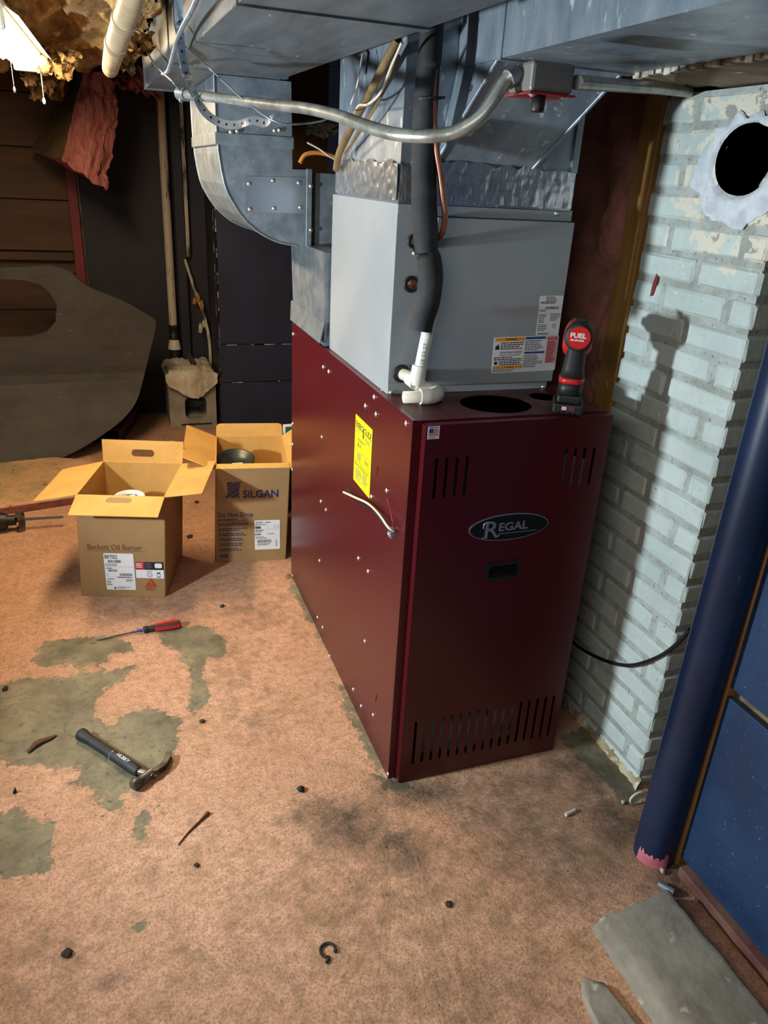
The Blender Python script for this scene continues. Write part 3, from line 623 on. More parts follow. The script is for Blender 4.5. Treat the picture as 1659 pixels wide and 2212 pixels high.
lines(lb, .02, .055, .094, .108, 4, ink, M); bars(lb, .003, .052, .088, .094, ink, M, step=.0012); bars(lb, .02, .064, .073, .08, ink, M, step=.0012)
lines(lb, .003, .03, .066, .072, 2, ink, M); lines(lb, .003, .03, .035, .06, 5, inkg, M); lines(lb, .003, .04, .012, .032, 4, inkg, M); lines(lb, .04, .072, .04, .062, 4, inkg, M)
lb.plate(circ(.056, .026, .006, 16), [circ(.056, .026, .005, 16)], .0009, ink, M); lb.text('UL', .006, ink, M @ Matrix.Translation((.0525, .024, .0009))); bars(lb, .006, .042, .002, .007, ink, M, step=.0012)
lb.build('rating_label', cl)
lb = P(); M = frame((.324, .2298, 1.2055), (1, 0, .018), (-.018, 0, 1)); lb.plate(rrect(0, .207, 0, .102, .004), [], .0006, white, M)
lb.rect(.004, .098, .09, .1, .0007, orange, M); lb.rect(.004, .098, .012, .02, .0007, orange, M); lb.rect(.1, .165, .093, .1, .0007, bluep, M); lb.rect(.1, .165, .052, .058, .0007, bluep, M)
lb.rect(.17, .205, .022, .1, .0007, pinkp, M); lb.text('R-410A', .0115, redi, M @ Matrix.Translation((.1695, .0895, .001)), bold=.0002)
lb.text('WARNING', .0075, ink, M @ Matrix.Translation((.035, .0925, .001)), bold=.0002); lb.text('WARNING', .006, ink, M @ Matrix.Translation((.04, .0135, .001)))
lb.text('EXPLOSION HAZARD', .0072, ink, M @ Matrix.Translation((.022, .056, .001)), bold=.0001); lb.text("RISQUE D'EXPLOSION", .0066, ink, M @ Matrix.Translation((.02, .049, .001)))
lines(lb, .022, .096, .066, .088, 4, ink, M); lines(lb, .004, .096, .036, .047, 2, ink, M); lines(lb, .022, .096, .021, .036, 3, ink, M); lines(lb, .1, .165, .06, .091, 6, inkg, M); lines(lb, .1, .165, .012, .05, 8, inkg, M); lines(lb, .172, .203, .025, .086, 10, redi, M, z=.0011); lines(lb, .004, .09, .003, .011, 2, inkg, M)
lb.plate([(.005, .067), (.018, .067), (.018, .074), (.013, .084), (.010, .076), (.007, .08)], [], .0009, ink, M); lb.plate(circ(.011, .029, .005, 12), [], .0009, ink, M)
lb.build('warning_label', cl)

# ================================================================= FURNACE
fu = thing('furnace', (.285, .65, 0), 'burgundy enamel oil furnace cabinet with slotted door and oval emblem', 'furnace')
H, W, D = 1.15, .569, 1.335
P().box(0, .0015, 0, D, .004, H, burg).build('side_panel', fu)
P().box(W-.003, W-.0015, 0, D, .004, H, burg).build('side_panel', fu)
P().box(0, W-.002, D-.002, D, .004, H, burg).build('rear_panel', fu)
P().box(0.002, W-.003, .002, D-.002, .002, .006, darkin).build('base_pan', fu)
tp = P(); tp.plate([(0, 0), (W-.0015, 0), (W-.0015, D), (0, D)], [circ(.286, .112, .1, 40, .088), circ(.112, .17, .036, 24), circ(.463, .158, .042, 24)], .0018, burgd, Matrix.Translation((0, 0, H))); tp.build('top_panel', fu)
# rim flange along the top of the side and the inner shell below the openings
P().box(-.0012, .010, .0, D, H-.012, H+.0025, burg, bev=.001).build('top_edge', fu)
P().box(0, .024, -.001, .002, 0.0, H, burg).build('front_flange', fu)
P().box(.004, W-.004, .0, .002, H-.03, H, burg).build('front_header', fu)
P().box(.02, .54, .55, .56, .02, 1.12, darkin).build('inner_bulkhead', fu)
# inner heat exchanger drum and burner plate, seen through the slots and openings
dr = P(); dr.lathe([(0, .0), (.17, .0), (.2, .02), (.2, .5), (0, .5)], darkin, Matrix.Translation((.29, .32, .45))); dr.build('heat_exchanger', fu)
bp_ = P(); bp_.box(.12, .47, .055, .065, .02, .175, steelin, bev=.003); bp_.box(.19, .34, .02, .055, .04, .15, steelin, bev=.006); bp_.lathe([(0, 0), (.05, 0), (.05, .03), (0, .03)], steelin, frame((.4, .055, .13), (1, 0, 0), (0, 0, 1))); bp_.build('burner_plate', fu)
rp = P(); rp.add([(.41, .03, .80), (.55, .03, .80), (.55, .03, 1.0), (.41, .03, 1.045), (.41, .04, .80), (.55, .04, .80), (.55, .04, 1.0), (.41, .04, 1.045)], [[0, 1, 2, 3], [7, 6, 5, 4], [0, 4, 5, 1], [1, 5, 6, 2], [2, 6, 7, 3], [3, 7, 4, 0]], steelin); rp.build('control_plate', fu)
# door
dz0, dz1, dx0, dx1 = .004, 1.148, .0247, .569
holes = []
for k in range(4): holes.append(slot(.0605+k*.0285, 1.004, .0085, .113)); holes.append(slot(.438+k*.0295, 1.005, .0085, .111))
for k in range(17): holes.append(slot(.0665+k*.02945, .149, .0085, .162))
holes.append([(.245, .690), (.338, .690), (.338, .729), (.245, .729)])
door = P(); door.plate([(dx0, dz0), (dx1, dz0), (dx1, dz1), (dx0, dz1)], holes, .0016, burg, FY(0, -.0274, 0))
door.box(dx0, dx0+.0016, -.0274, -.002, dz0, dz1, burg); door.box(dx1-.0016, dx1, -.0274, -.002, dz0, dz1, burg); door.box(dx0, dx1, -.0274, -.002, dz1-.0016, dz1, burg); door.box(dx0, dx1, -.0274, -.002, dz0, dz0+.0016, burg)
do = door.build('door', fu)
hb = P(); hb.plate([(.236, .682), (.347, .682), (.347, .738), (.236, .738)], [[(.247, .692), (.336, .692), (.336, .727), (.247, .727)]], .003, blackp, FY(0, -.029, 0))
hb.add([(.247, -.029, .692), (.336, -.029, .692), (.336, -.029, .727), (.247, -.029, .727), (.252, -.006, .70), (.331, -.006, .70), (.331, -.004, .727), (.252, -.004, .727)], [[0, 1, 5, 4], [1, 2, 6, 5], [2, 3, 7, 6], [3, 0, 4, 7], [4, 5, 6, 7]], blackp); hb.build('recessed_handle', do)
eb = P(); EX, EZ = .2925, .846; M = FY(EX, -.029, EZ)
eb.plate(circ(0, 0, .1215, 48, .0395), [], .003, silver, M); eb.plate(circ(0, 0, .1185, 48, .0365), [], .0042, emb, M)
eb.text('R', .072, silver, M @ Matrix.Translation((-.079, -.026, .0052)), t=.0006, bold=.0004, sx=1.05); eb.text('EGAL', .034, silver, M @ Matrix.Translation((-.035, -.0085, .0052)), t=.0006, bold=.0007, sx=1.12)
eb.box(-.03, .086, -.0175, -.0158, .0042, .0056, silver, M); eb.tube([V((-.080, .004, .005)), V((-.079, .017, .005)), V((-.068, .0225, .005))], .0018, silver, seg=6, M=M, cr=4); eb.box(-.082, -.066, -.0265, -.0235, .0042, .0056, silver, M)
eb.tube([V((-.044, -.024, .005)), V((-.034, -.0245, .005)), V((-.03, -.0168, .005))], .0014, silver, seg=6, M=M, cr=4)
eb.build('oval_emblem', do)
fs_ = P(); M = FY(.029, -.0291, 1.112); fs_.plate([(0, 0), (.032, 0), (.032, .034), (0, .034)], [], .0004, white, M)
for k in range(7): fs_.rect(.004, .029, .0085+k*.0026, .0085+k*.0026+.0014, .0006, redi, M)
fs_.rect(.004, .015, .0165, .0265, .0008, bluep, M); fs_.text('MADE IN', .0052, bluep, M @ Matrix.Translation((.0045, .0285, .0008)), bold=.00015, sx=1.1); fs_.text('U. S. A.', .0052, bluep, M @ Matrix.Translation((.005, .0025, .0008)), bold=.00015, sx=1.1)
fs_.build('flag_sticker', do)
# energy label on the side
eg = P(); M = FX(-.0007, .459, .819); eg.plate([(0, 0), (.162, .0), (.162, .215), (0, .215)], [], .0004, yellow, M)
eg.text('ENERGYGUIDE', .0285, ink, M @ Matrix.Translation((.005, .178, .0008)), bold=.0005, sx=.80); eg.plate([(.082, .158), (.09, .17), (.086, .17), (.086, .19), (.078, .19), (.078, .17), (.074, .17)], [], .0009, ink, M)
eg.text('85.4', .0185, ink, M @ Matrix.Translation((.03, .122, .0008)), bold=.0003); lines(eg, .01, .06, .165, .172, 2, inkg, M); lines(eg, .10, .155, .155, .17, 3, inkg, M); lines(eg, .03, .11, .14, .15, 2, ink, M)
for y in (.112, .108, .075, .072, .035): eg.rect(.01, .152, y, y+.0012, .0007, ink, M)
lines(eg, .1, .155, .088, .102, 3, ink, M); lines(eg, .03, .075, .08, .104, 4, inkg, M); lines(eg, .01, .152, .058, .068, 2, ink, M); lines(eg, .02, .085, .012, .052, 8, inkg, M); lines(eg, .09, .145, .02, .055, 6, inkg, M)
eg.build('energy_label', fu)
for q in ((698, 793), (710, 803), (808, 858), (789, 877), (812, 895), (877, 915), (695, 944), (835, 1060), (802, 1073), (693, 1083), (704, 1101), (690, 1211), (774, 1206), (795, 1234), (686, 1333), (697, 1355), (788, 1385), (712, 1417), (763, 1489), (780, 1525), (806, 1544), (838, 1672), (633, 722), (632, 915), (632, 960), (631, 1014), (632, 1243)):
    inst(SCREW, 'screw', PX(*q, -.001), fu, QX)
inst(SCREW, 'screw', PY(902, 1143, -.0015), fu, QY)
for q in ((815, 1016), (812, 1508)):
    c = PX(*q, -.0005); p = P(); p.ribbon([c+V((0, .003*math.cos(t*3)-.002, (t-.5)*.03)) for t in np.linspace(0, 1, 7)], (0, 1, 0), .003, .001, black); p.build('knockout_slit', fu)
# wire connector and loose supply wires
kc = PX(852, 1150, 0); kn = P(); M = FX(0, kc.y, kc.z)
kn.plate(circ(0, 0, .0165, 12), [circ(0, 0, .010, 12)], .012, galvn, M); kn.lathe([(.011, .012), (.013, .016), (.010, .016), (.009, .0)], galvn, M); kn.build('cable_connector', fu)
def wire(pts, r, m, name, parent=None, cr=6, **k): p = P(); p.tube(pts, r, m, seg=8, cr=cr); return p.build(name, parent, **k)
wire([PX(851, 1148, -.008), PX(838, 1138, -.022), PX(822, 1115, -.02), PX(806, 1097, -.018), PX(790, 1085, -.02), PX(770, 1076, -.022), PX(742, 1063, -.03)], .0035, wirew, 'white_wire', fu)
wire([PX(851, 1150, -.008), PX(836, 1141, -.02), PX(815, 1114, -.016), PX(800, 1097, -.012), PX(780, 1085, -.014), PX(764, 1073, -.018), PX(748, 1052, -.024)], .0028, blackp, 'black_wire', fu)
wire([PX(852, 1146, -.008), PX(848, 1125, -.014), PX(842, 1095, -.012), PX(836, 1076, -.008)], .0018, redp, 'red_wire', fu)

# ================================================================= PIPES ON THE COIL
ip = thing('insulated_line', (.05, .16, 1.35), 'black foam insulated refrigerant line in front of the coil cabinet', 'pipe')
YP = .165
a = P(); a.tube([V((.052, .19, 2.3)), PY(931, 90, YP), PY(925, 150, YP), PY(918, 250, YP), PY(916, 340, YP), PY(916, 430, YP), PY(919, 500, YP), PY(921, 543, YP)], [.027, .027, .027, .029, .030, .031, .032, .028], foam, seg=24, cr=5); a.build('upper_foam_sleeve', ip)
a = P(); a.tube([PY(921, 547, YP), PY(927, 562, YP), PY(930, 600, YP), PY(924, 650, YP), PY(913, 690, YP), PY(908, 713, YP)], [.027, .031, .032, .032, .030, .0295], foam, seg=24, cr=5); a.build('lower_foam_sleeve', ip)
a = P(); a.tube([PY(917, 545, YP-.005), PY(900, 546, YP+.03), PY(893, 535, .24)], .004, blackp, seg=8, cr=4); a.build('wire_tie', ip)
cp = P(); cp.tube([V((.085, .16, 2.3)), PY(947, 70, .155), PY(941, 120, .15), PY(936, 200, .145), PY(938, 270, .145), PY(943, 325, .14), PY(951, 375, .14), PY(957, 425, .14), PY(961, 470, .145), PY(955, 503, .16), PY(940, 522, .19), PY(925, 527, .235)], .0078, copper, seg=14, cr=6)
cp.build('copper_line', label='bare bent copper refrigerant pipe beside the black insulated line', cat='pipe')
zt = P(); M = frame(PY(927, 213, YP-.006), (1, -.02, .12), (0, 1, 0)); q = [(.037*math.cos(t), .035*math.sin(t), 0) for t in np.linspace(0, 2*pi, 25)]
zt.ribbon([M @ V(x) for x in q], (0, 0, 1), .005, .0016, blackp); zt.build('cable_tie', label='thin black cable tie round copper pipe and foam line', cat='cable tie')
pv = thing('pvc_drain', (.09, .17, 1.15), 'white plastic drain pipe and elbows at the foot of the coil cabinet', 'pipe')
Y2 = .185
a = P(); a.tube([PY(908, 795, Y2), PY(915, 760, Y2), PY(925, 712, Y2), PY(931, 682, Y2+.01)], .0165, pvc, seg=20); a.build('riser', pv)
a = P(); a.tube([PY(898, 832, Y2), PY(900, 825, Y2), PY(907, 790, Y2)], [.0175, .0205, .0205], pvc, seg=20); a.build('tee_socket', pv)
a = P(); a.tube([PY(870, 808, .243), PY(880, 812, .225), PY(893, 818, .2)], [.0165, .0165, .0165], pvcc, seg=20); a.build('inlet_stub', pv)
a = P(); a.tube([PY(886, 817, .215), PY(900, 829, .18)], [.020, .019], pvc, seg=20); a.build('tee_body', pv)
e0 = PZ(945, 848, 1.172); e1 = PZ(872, 858, 1.172)
a = P(); a.tube([PY(898, 830, .19), PY(916, 838, .19), PZ(935, 842, 1.176), PZ(944, 850, 1.173), PZ(934, 856, 1.172), PZ(908, 857, 1.172)], [.016, .018, .0195, .0205, .0205, .0205], pvc, seg=20, cr=5); a.build('lower_elbow', pv)
a = P(); q0 = PZ(912, 857, 1.172); dirv = (e1-q0).normalized(); M = frame(e1, V((0, 0, 1)), V((0, 0, 1)).cross(dirv)*-1)
zax = -dirv; xax = V((0, 0, 1)); M = Matrix((xax, zax.cross(xax), zax)).transposed().to_4x4(); M.translation = e1; ln = (q0-e1).length
a.lathe([(.0115, .06), (.0115, 0), (.0158, 0), (.0158, ln)], pvcc, M); a.build('open_outlet', pv)
tx = P(); q = PY(914, 794, Y2-.0185); q2 = PY(931, 700, Y2-.0185); M = frame(q, q2-q, V((-1, .2, 0))); tx.text('-18 03:27', .0145, inkg, M, sx=1.15); tx.build('printed_code', pv)

# ================================================================= CONDUIT AND BOX
cd_ = thing('conduit', (-.2, .2, 1.8), 'bent steel electrical conduit sweeping from the trunk duct to the junction box', 'conduit')
a = P(); a.tube([PT(*q) for q in ((395, 203, 2.0), (440, 208, 1.95), (520, 218, 1.87), (600, 228, 1.76), (660, 234, 1.68), (730, 250, 1.58), (790, 272, 1.5), (850, 289, 1.44), (910, 294, 1.4), (960, 291, 1.38), (1000, 279, 1.36), (1040, 252, 1.345), (1070, 213, 1.335), (1092, 176, 1.33), (1106, 164, 1.325))], .0122, condm, seg=18, cr=5); a.build('bent_pipe', cd_)
a = P(); a.tube([PT(388, 202, 2.01), PT(404, 204, 1.99)], .017, galv, seg=14); a.tube([PT(391, 212, 2.0), PT(391, 220, 2.0)], .005, galv, seg=8); a.build('clamp_fitting', cd_)
a = P(); a.tube([PT(1098, 172, 1.327), PT(1118, 160, 1.33)], .0165, galv, seg=16); a.build('box_connector', cd_)
jb = thing('junction_box', PT(1190, 195, 1.33), 'grey cast junction box with red cover plate and black knob under the supply duct', 'junction box')
c = PT(1148, 196, 1.30)
a = P(); a.box(c.x-.002, c.x+.082, c.y, c.y+.085, c.z, c.z+.047, boxm, bev=.006); a.build('box_body', jb)
a = P(); a.plate([(-.004, -.004), (.086, -.004), (.086, .09), (-.004, .09)], [], .003, redp, Matrix.Translation((c.x, c.y, c.z-.004))); a.build('red_cover', jb)
a = P(); a.lathe([(0, 0), (.011, 0), (.012, .003), (.012, .026), (0, .026)], blackp, Matrix.Translation((c.x+.027, c.y+.02, c.z-.03))); a.build('black_knob', jb)
for k in range(3):
    a = P(); a.plate(circ(0, 0, .010, 20), [circ(0, 0, .0088, 20)], .0008, galv, FY(c.x+.018+k*.024, c.y, c.z+.028)); a.build('knockout', jb)
for dx in (.008, .07): inst(SCREW, 'screw', V((c.x+dx, c.y+.01, c.z-.0045)), jb, (pi, 0, 0))
a = P(); a.tube([PT(1246, 178, 1.335), PT(1330, 184, 1.5), PT(1420, 191, 1.72), PT(1500, 200, 1.93)], .0122, condm, seg=16); a.build('conduit', label='straight grey conduit from the junction box to the chimney top', cat='conduit')

# ================================================================= STRAP AND WIRES
ST = [PX(384, -30, -.475), PX(388, 60, -.47), PX(394, 120, -.47), PX(404, 165, -.465), PT(421, 205, 1.93), PT(445, 245, 1.92), PT(478, 266, 1.92), PT(512, 270, 1.9), PT(545, 260, 1.86), PT(575, 265, 1.84), PT(600, 235, 1.80)]
s_ = P(); s_.ribbon(ST, [V((1, .5, .0))]*4+[V((1, .6, .2)), V((.8, .3, .8)), V((.3, .2, 1)), V((.1, .3, 1)), V((.1, .5, .8)), V((.1, .3, 1)), V((.5, .5, .5))], .021, .0012, galvn, cr=6)
so = s_.build('hanger_strap', label='perforated galvanized strap hanging round the conduit on the left', cat='strap')
pts, _ = crom(ST, [1]*len(ST), 6); hd = P()
for i in range(2, len(pts)-2, 3):
    T = (pts[i+1]-pts[i-1]).normalized(); wdv = V((1, .5, 0)) if i < 24 else V((.3, .3, 1)); M = frame(pts[i], wdv-T*wdv.dot(T), T)
    hd = P(); hd.lathe([(0, .0012), (.0034, .0012), (.0034, -.0012), (0, -.0012)], black, M, seg=8); hd.build('punched_hole', so)
wire([PX(440, -40, -.49), PX(415, 20, -.485), PX(385, 80, -.48), PX(365, 150, -.48), PX(352, 160, -.48)], .0055, galv, 'grey_cable', label='thick grey cable looping down the lit side of the trunk duct', cat='cable')
wire([PX(302, 80, -.5), PX(325, 125, -.49), PX(350, 155, -.485), PX(372, 175, -.48), PT(392, 200, 2.02)], .003, galv, 'ground_wire', label='twisted bare wire running down to the conduit clamp', cat='wire')
wire([PX(372, 0, -.47), PX(378, 60, -.47), PX(395, 95, -.465), PT(450, 145, 1.9), PT(520, 210, 1.85), PT(575, 252, 1.8), PT(620, 268, 1.8), PT(690, 262, 1.85), PT(735, 245, 2.0)], .0022, galv, 'thin_wire', label='thin grey wire crossing diagonally in front of the duct elbow', cat='wire')
wire([PX(860, 85, -.02), PX(835, 130, -.025), PX(805, 190, -.02), PX(780, 235, -.02), PX(752, 290, -.015), PX(733, 330, -.01), PX(726, 365, .0)], .0105, cableb, 'brown_cable', label='thick brown cable hanging beside the supply plenum', cat='cable')
wire([PX(868, 92, -.035), PX(845, 145, -.04), PX(822, 200, -.04), PX(795, 225, -.035), PX(775, 228, -.03), PX(765, 250, -.02)], .0032, wirew, 'white_cable', label='thin white cable beside the thick brown cable at the plenum', cat='cable')
wire([PX(862, 120, -.03), PX(820, 215, -.03), PX(780, 280, -.025), PX(745, 330, -.015)], .003, cableb, 'thin_brown_wire', label='thin brown wire trailing beside the thick brown cable', cat='wire')
wire([PX(783, 118, -.02), PX(778, 150, -.03), PX(770, 190, -.03), PX(758, 225, -.03)], .0025, wirew, 'short_wire', label='short pale wire hanging at the back of the plenum', cat='wire')
wire([PY(648, 352, 1.0), PY(660, 334, 1.0), PY(690, 330, 1.0), PY(728, 340, 1.0)], .007, mat('orange cable', (196, 130, 50), rough=.6), 'orange_cable', label='short orange cable curling in the gap behind the plenum', cat='cable')
wire([PY(664, 308, .98), PY(690, 322, .98), PY(712, 338, .98), PY(726, 345, .98)], .003, wirew, 'white_wire_end', label='cut white wire end poking into the gap beside the elbow', cat='wire')
hs = P(); hs.ribbon([PX(790, 110, .012), PX(783, 160, .012)], (0, 1, 0), .03, .0015, galv); hs.build('hanger_strip', label='short galvanized hanger strip on the plenum side', cat='strap')
rag = sheet_grid(14, 10, lambda i, j: PY(660+80*i, 262+38*j*(1-.7*abs(i-.45)), 1.45)+V((nz3((i, j, 1), 3)*.03, nz3((i, j, 4), 4)*.05, nz3((i, j, 9), 5)*.02)), cloth); hbx = P(); hbx.box(-.03, .30, 1.95, 2.0, 1.62, 2.3, board); hbo = hbx.build('backing_board', label='dark brown board in the gap behind the ducts, torn paper on it', cat='board'); rag.build('torn_paper', hbo)
# ================================================================= CORDLESS TOOL ON THE FURNACE
dl = thing('impact_driver', (.452, .03, 1.152), 'red and black cordless driver standing on the furnace top', 'power tool')
ang = math.radians(-31); MD = Matrix.Translation((.455, .024, 1.152)) @ Matrix.Rotation(ang, 4, 'Z') @ Matrix.Scale(1.06, 4)
a = P(); a.box(-.037, .037, -.040, .05, .0, .024, blackp, MD, bev=.004); a.box(-.030, .030, -.034, .044, .024, .045, blackp, MD, bev=.006)
for k in range(5): a.box(-.03+k*.013, -.022+k*.013, -.0415, -.039, .001, .005, black, MD)
bt = a.build('battery', dl)
a = P(); M = MD @ FY(-.016, -.0405, .009); a.plate([(0, 0), (.032, 0), (.032, .011), (0, .011)], [], .0005, redi, M); a.rect(.0012, .0308, .0012, .0098, .0007, blackp, M); a.rect(.0015, .012, .0016, .0094, .0009, white, M); a.text('XC', .0075, ink, M @ Matrix.Translation((.0022, .003, .0012)))
for k in range(4): a.rect(.0145+k*.0042, .0172+k*.0042, .004, .007, .0009, inkg, M)
a.build('charge_gauge', bt)
def loft(p, secs, m, M, seg=20):   # secs: (cx,cy,z,rx,ry)
    vs = []; fs = []
    for cx, cy, z, rx, ry in secs:
        for k in range(seg):
            q = 2*pi*k/seg; c_, s_ = math.cos(q), math.sin(q); vs.append((cx+rx*math.copysign(abs(c_)**.75, c_), cy+ry*math.copysign(abs(s_)**.75, s_), z))
    n = len(secs)
    for i in range(n-1):
        for k in range(seg): fs.append([i*seg+k, i*seg+(k+1) % seg, (i+1)*seg+(k+1) % seg, (i+1)*seg+k])
    fs += [list(range(seg))[::-1], [(n-1)*seg+k for k in range(seg)]]; p.add(vs, fs, m, M, True); return p
a = P(); loft(a, [(0, .004, .04, .031, .035), (0, .004, .058, .0305, .034), (0, .0, .074, .030, .032)], blackp, MD); a.build('handle_base', dl)
a = P(); loft(a, [(0, .0, .074, .0315, .034), (0, -.001, .087, .031, .033)], toolred, MD); a.build('red_band', dl)
a = P(); loft(a, [(0, -.001, .087, .0295, .032), (0, -.004, .11, .0265, .030), (.0, -.006, .14, .024, .029), (0, -.006, .165, .0245, .034), (0, 0, .185, .028, .04)], rubber, MD); a.build('handle_grip', dl)
MB = MD @ Matrix.Translation((0, -.052, .192)) @ Matrix.Rotation(-pi/2, 4, 'X') @ Matrix.Rotation(pi, 4, 'Z')
a = P(); a.lathe([(0, .0), (.027, .0), (.0335, .004), (.035, .012), (.035, .022), (.031, .026)], rubber, MB, 32); a.build('rear_cap', dl)
a = P(); loft(a, [(0, -.003, .024, .033, .034), (0, -.014, .036, .035, .040), (0, -.018, .06, .035, .043), (0, -.016, .09, .0335, .041), (0, -.010, .12, .03, .035)], toolred, MB, 28); a.build('motor_housing', dl)
a = P(); loft(a, [(0, 0, .118, .027, .027), (0, 0, .15, .022, .022), (0, 0, .165, .012, .012), (0, 0, .178, .010, .010)], steel, MB, 24); a.build('nose', dl)
M = MD @ FY(0, -.0525, .192); a = P(); a.plate(circ(0, 0, .0265, 28), [], .0012, toolred, M); a.text('FUEL', .0155, white, M @ Matrix.Translation((-.0215, .0, .0018)), bold=.0005, sx=1.12); a.text('BRUSHLESS', .0058, white, M @ Matrix.Translation((-.0195, -.008, .0018)), bold=.0002, sx=1.1); a.build('round_badge', dl)
a = P(); a.box(-.017, .017, -.021, -.014, .222, .234, blackp, MD, bev=.002); a.build('vent_patch', dl)
a = P(); a.box(-.026, -.021, -.022, .0, .155, .17, blackp, MD, bev=.001); a.build('direction_switch', dl)

# ================================================================= CARDBOARD BOXES
def carton(name, label, F, ang_, w_, d_, h, sh, flaps, group=None):
    # F = front left bottom corner, ang_ = heading of the front edge; sh = lean of the top in x
    u = V((math.cos(ang_), math.sin(ang_), 0)); v = V((-u.y, u.x, 0)); F = V((F[0], F[1], 0)); t = .004
    ro = thing(name, F+u*w_/2+v*d_/2, label, 'box', group)
    def C(a, b, z): return F+u*a+v*b+V((sh*z/h, 0, z))
    def wall(a0, b0, a1, b1, nm):
        p = P(); nn = (u*(b1-b0)/1-v*(a1-a0)).normalized() if True else 0
        nn = (C(a1, b1, 0)-C(a0, b0, 0)).cross(V((0, 0, 1))).normalized()*-t
        q = [C(a0, b0, .001), C(a1, b1, .001), C(a1, b1, h), C(a0, b0, h)]; q2 = [x+nn for x in q]
        p.add(q, [[0, 1, 2, 3]], krafto); p.add(q2, [[3, 2, 1, 0]], kraft); p.add(q+q2, [[0, 4, 5, 1], [1, 5, 6, 2], [2, 6, 7, 3], [3, 7, 4, 0]], kraft); return p.build(nm, ro)
    front = wall(0, 0, w_, 0, 'front_wall'); wall(w_, 0, w_, d_, 'right_wall'); wall(w_, d_, 0, d_, 'rear_wall'); wall(0, d_, 0, 0, 'left_wall')
    p = P(); p.add([C(.002, .002, .003), C(w_-.002, .002, .003), C(w_-.002, d_-.002, .003), C(.002, d_-.002, .003)], [[0, 1, 2, 3]], kraft); p.build('bottom', ro)
    E_ = {'front': (C(0, 0, h), C(w_, 0, h), -v), 'rear': (C(w_, d_, h), C(0, d_, h), v), 'left': (C(0, d_, h), C(0, 0, h), -u), 'right': (C(w_, 0, h), C(w_, d_, h), u)}
    for side, oa, oz, hole, taper, rnd in flaps:
        a, b, n = E_[side]; x = (b-a).normalized(); y = (n*oa+V((0, 0, oz))); L_ = y.length; ln = (b-a).length
        M = frame(a, x, y); M.translation = a
        o_ = [(0.001, 0), (ln-.001, 0)]
        if rnd: o_ += [(ln-.002, L_-rnd), (ln-rnd*.3-.002, L_-rnd*.3), (ln-rnd, L_), (rnd, L_), (rnd*.3, L_-rnd*.3), (.002, L_-rnd)]
        else: o_ += [(ln-taper, L_), (taper, L_)]
        hy = L_*(.24 if hole == 2 else .42); hs_ = [rrect(ln/2-.05, ln/2+.05, hy-.016, hy+.016, .015)] if hole else []
        p = P(); p.plate(o_, hs_, .0035, kraft, M); p.build('flap', ro)
        if hole == 2:
            p = P(); p.plate(rrect(ln/2-.049, ln/2+.049, 0, .032, .014), [], .003, krafto, frame(M @ V((0, hy-.014, -.004)), x, y-V((0, 0, .05)))); p.build('handle_tab', ro)
    return ro, front, C, u, v
F1 = PZ(176, 1287); B1 = PZ(357.6, 1290); a1 = math.atan2(B1.y-F1.y, B1.x-F1.x); w1 = (B1-F1).length
bx1, fr1, C1, u1, v1 = carton('cardboard_box', 'open brown cardboard box lettered for an oil burner, nearest the left edge', F1, a1, w1, .39, .466, .026, [('front', .122, -.034, 2, .004, 0), ('left', .178, -.04, 0, .012, 0), ('right', .150, .020, 0, .006, 0), ('rear', .025, .095, 1, -.004, 0)], 'open cardboard boxes')
F2 = PZ(464, 1214.6); B2 = PZ(617, 1208); a2 = math.atan2(B2.y-F2.y, B2.x-F2.x); w2 = (B2-F2).length
bx2, fr2, C2, u2, v2 = carton('cardboard_box', 'open brown cardboard box with navy logo, next to the furnace', F2, a2, w2, .47, .466, .02, [('left', .140, .062, 0, .004, .012), ('rear', .01, .062, 0, 0, .02), ('right', .12, .09, 0, .02, 0), ('front', -.03, .012, 0, .006, 0)], 'open cardboard boxes')
def face(C, u, x, z, off=.0012): 
    o_ = C(x, 0, z); up = (C(x, 0, z+.1)-o_); return frame(o_, u, up) @ Matrix.Translation((0, 0, off))
# prints on the first box
p = P(); M = face(C1, u1, 0, 0); s = w1/.353
p.text('Beckett Oil Burner', .036, brownink, M @ Matrix.Translation((.046, .222, 0)), sx=.80); p.rect(.046, .285, .216, .2175, 0, brownink, M); p.build('printed_title', fr1)
p = P(); M = face(C1, u1, .108, .034, .0014); p.plate(rrect(0, .122, 0, .172, .004), [], .0005, white, M)
p.text('BF702', .0255, ink, M @ Matrix.Translation((.003, .147, .0008)), bold=.0004, sx=.82); bars(p, .016, .07, .128, .142, ink, M); lines(p, .004, .06, .112, .125, 2, inkg, M); p.rect(.003, .119, .109, .1096, .0008, ink, M); lines(p, .006, .045, .098, .106, 1, ink, M); bars(p, .014, .05, .086, .097, ink, M)
p.text('1', .014, ink, M @ Matrix.Translation((.006, .067, .0008))); bars(p, .06, .11, .066, .079, ink, M); lines(p, .05, .118, .056, .064, 1, ink, M); lines(p, .006, .04, .048, .055, 1, ink, M); bars(p, .084, .112, .04, .052, inkg, M); lines(p, .004, .03, .02, .044, 3, inkg, M); p.plate([(.03, .005), (.042, .005), (.036, .015)], [], .0009, ink, M); lines(p, .045, .1, .004, .016, 2, inkg, M); p.rect(.003, .119, .06, .0604, .0008, ink, M); p.build('shipping_label', fr1)
p = P(); M = face(C1, u1, .232, .092, .0014); p.plate([(0, 0), (.116, .0), (.116, .078), (0, .078)], [], .0005, white, M); p.rect(0, .038, .04, .078, .0008, redi, M); p.rect(.038, .116, .04, .078, .0008, blackp, M); lines(p, .003, .034, .048, .072, 3, white, M, .001); lines(p, .042, .072, .045, .074, 6, inkg, M, .001); p.plate(rrect(.08, .11, .049, .071, .006), [], .0011, white, M)
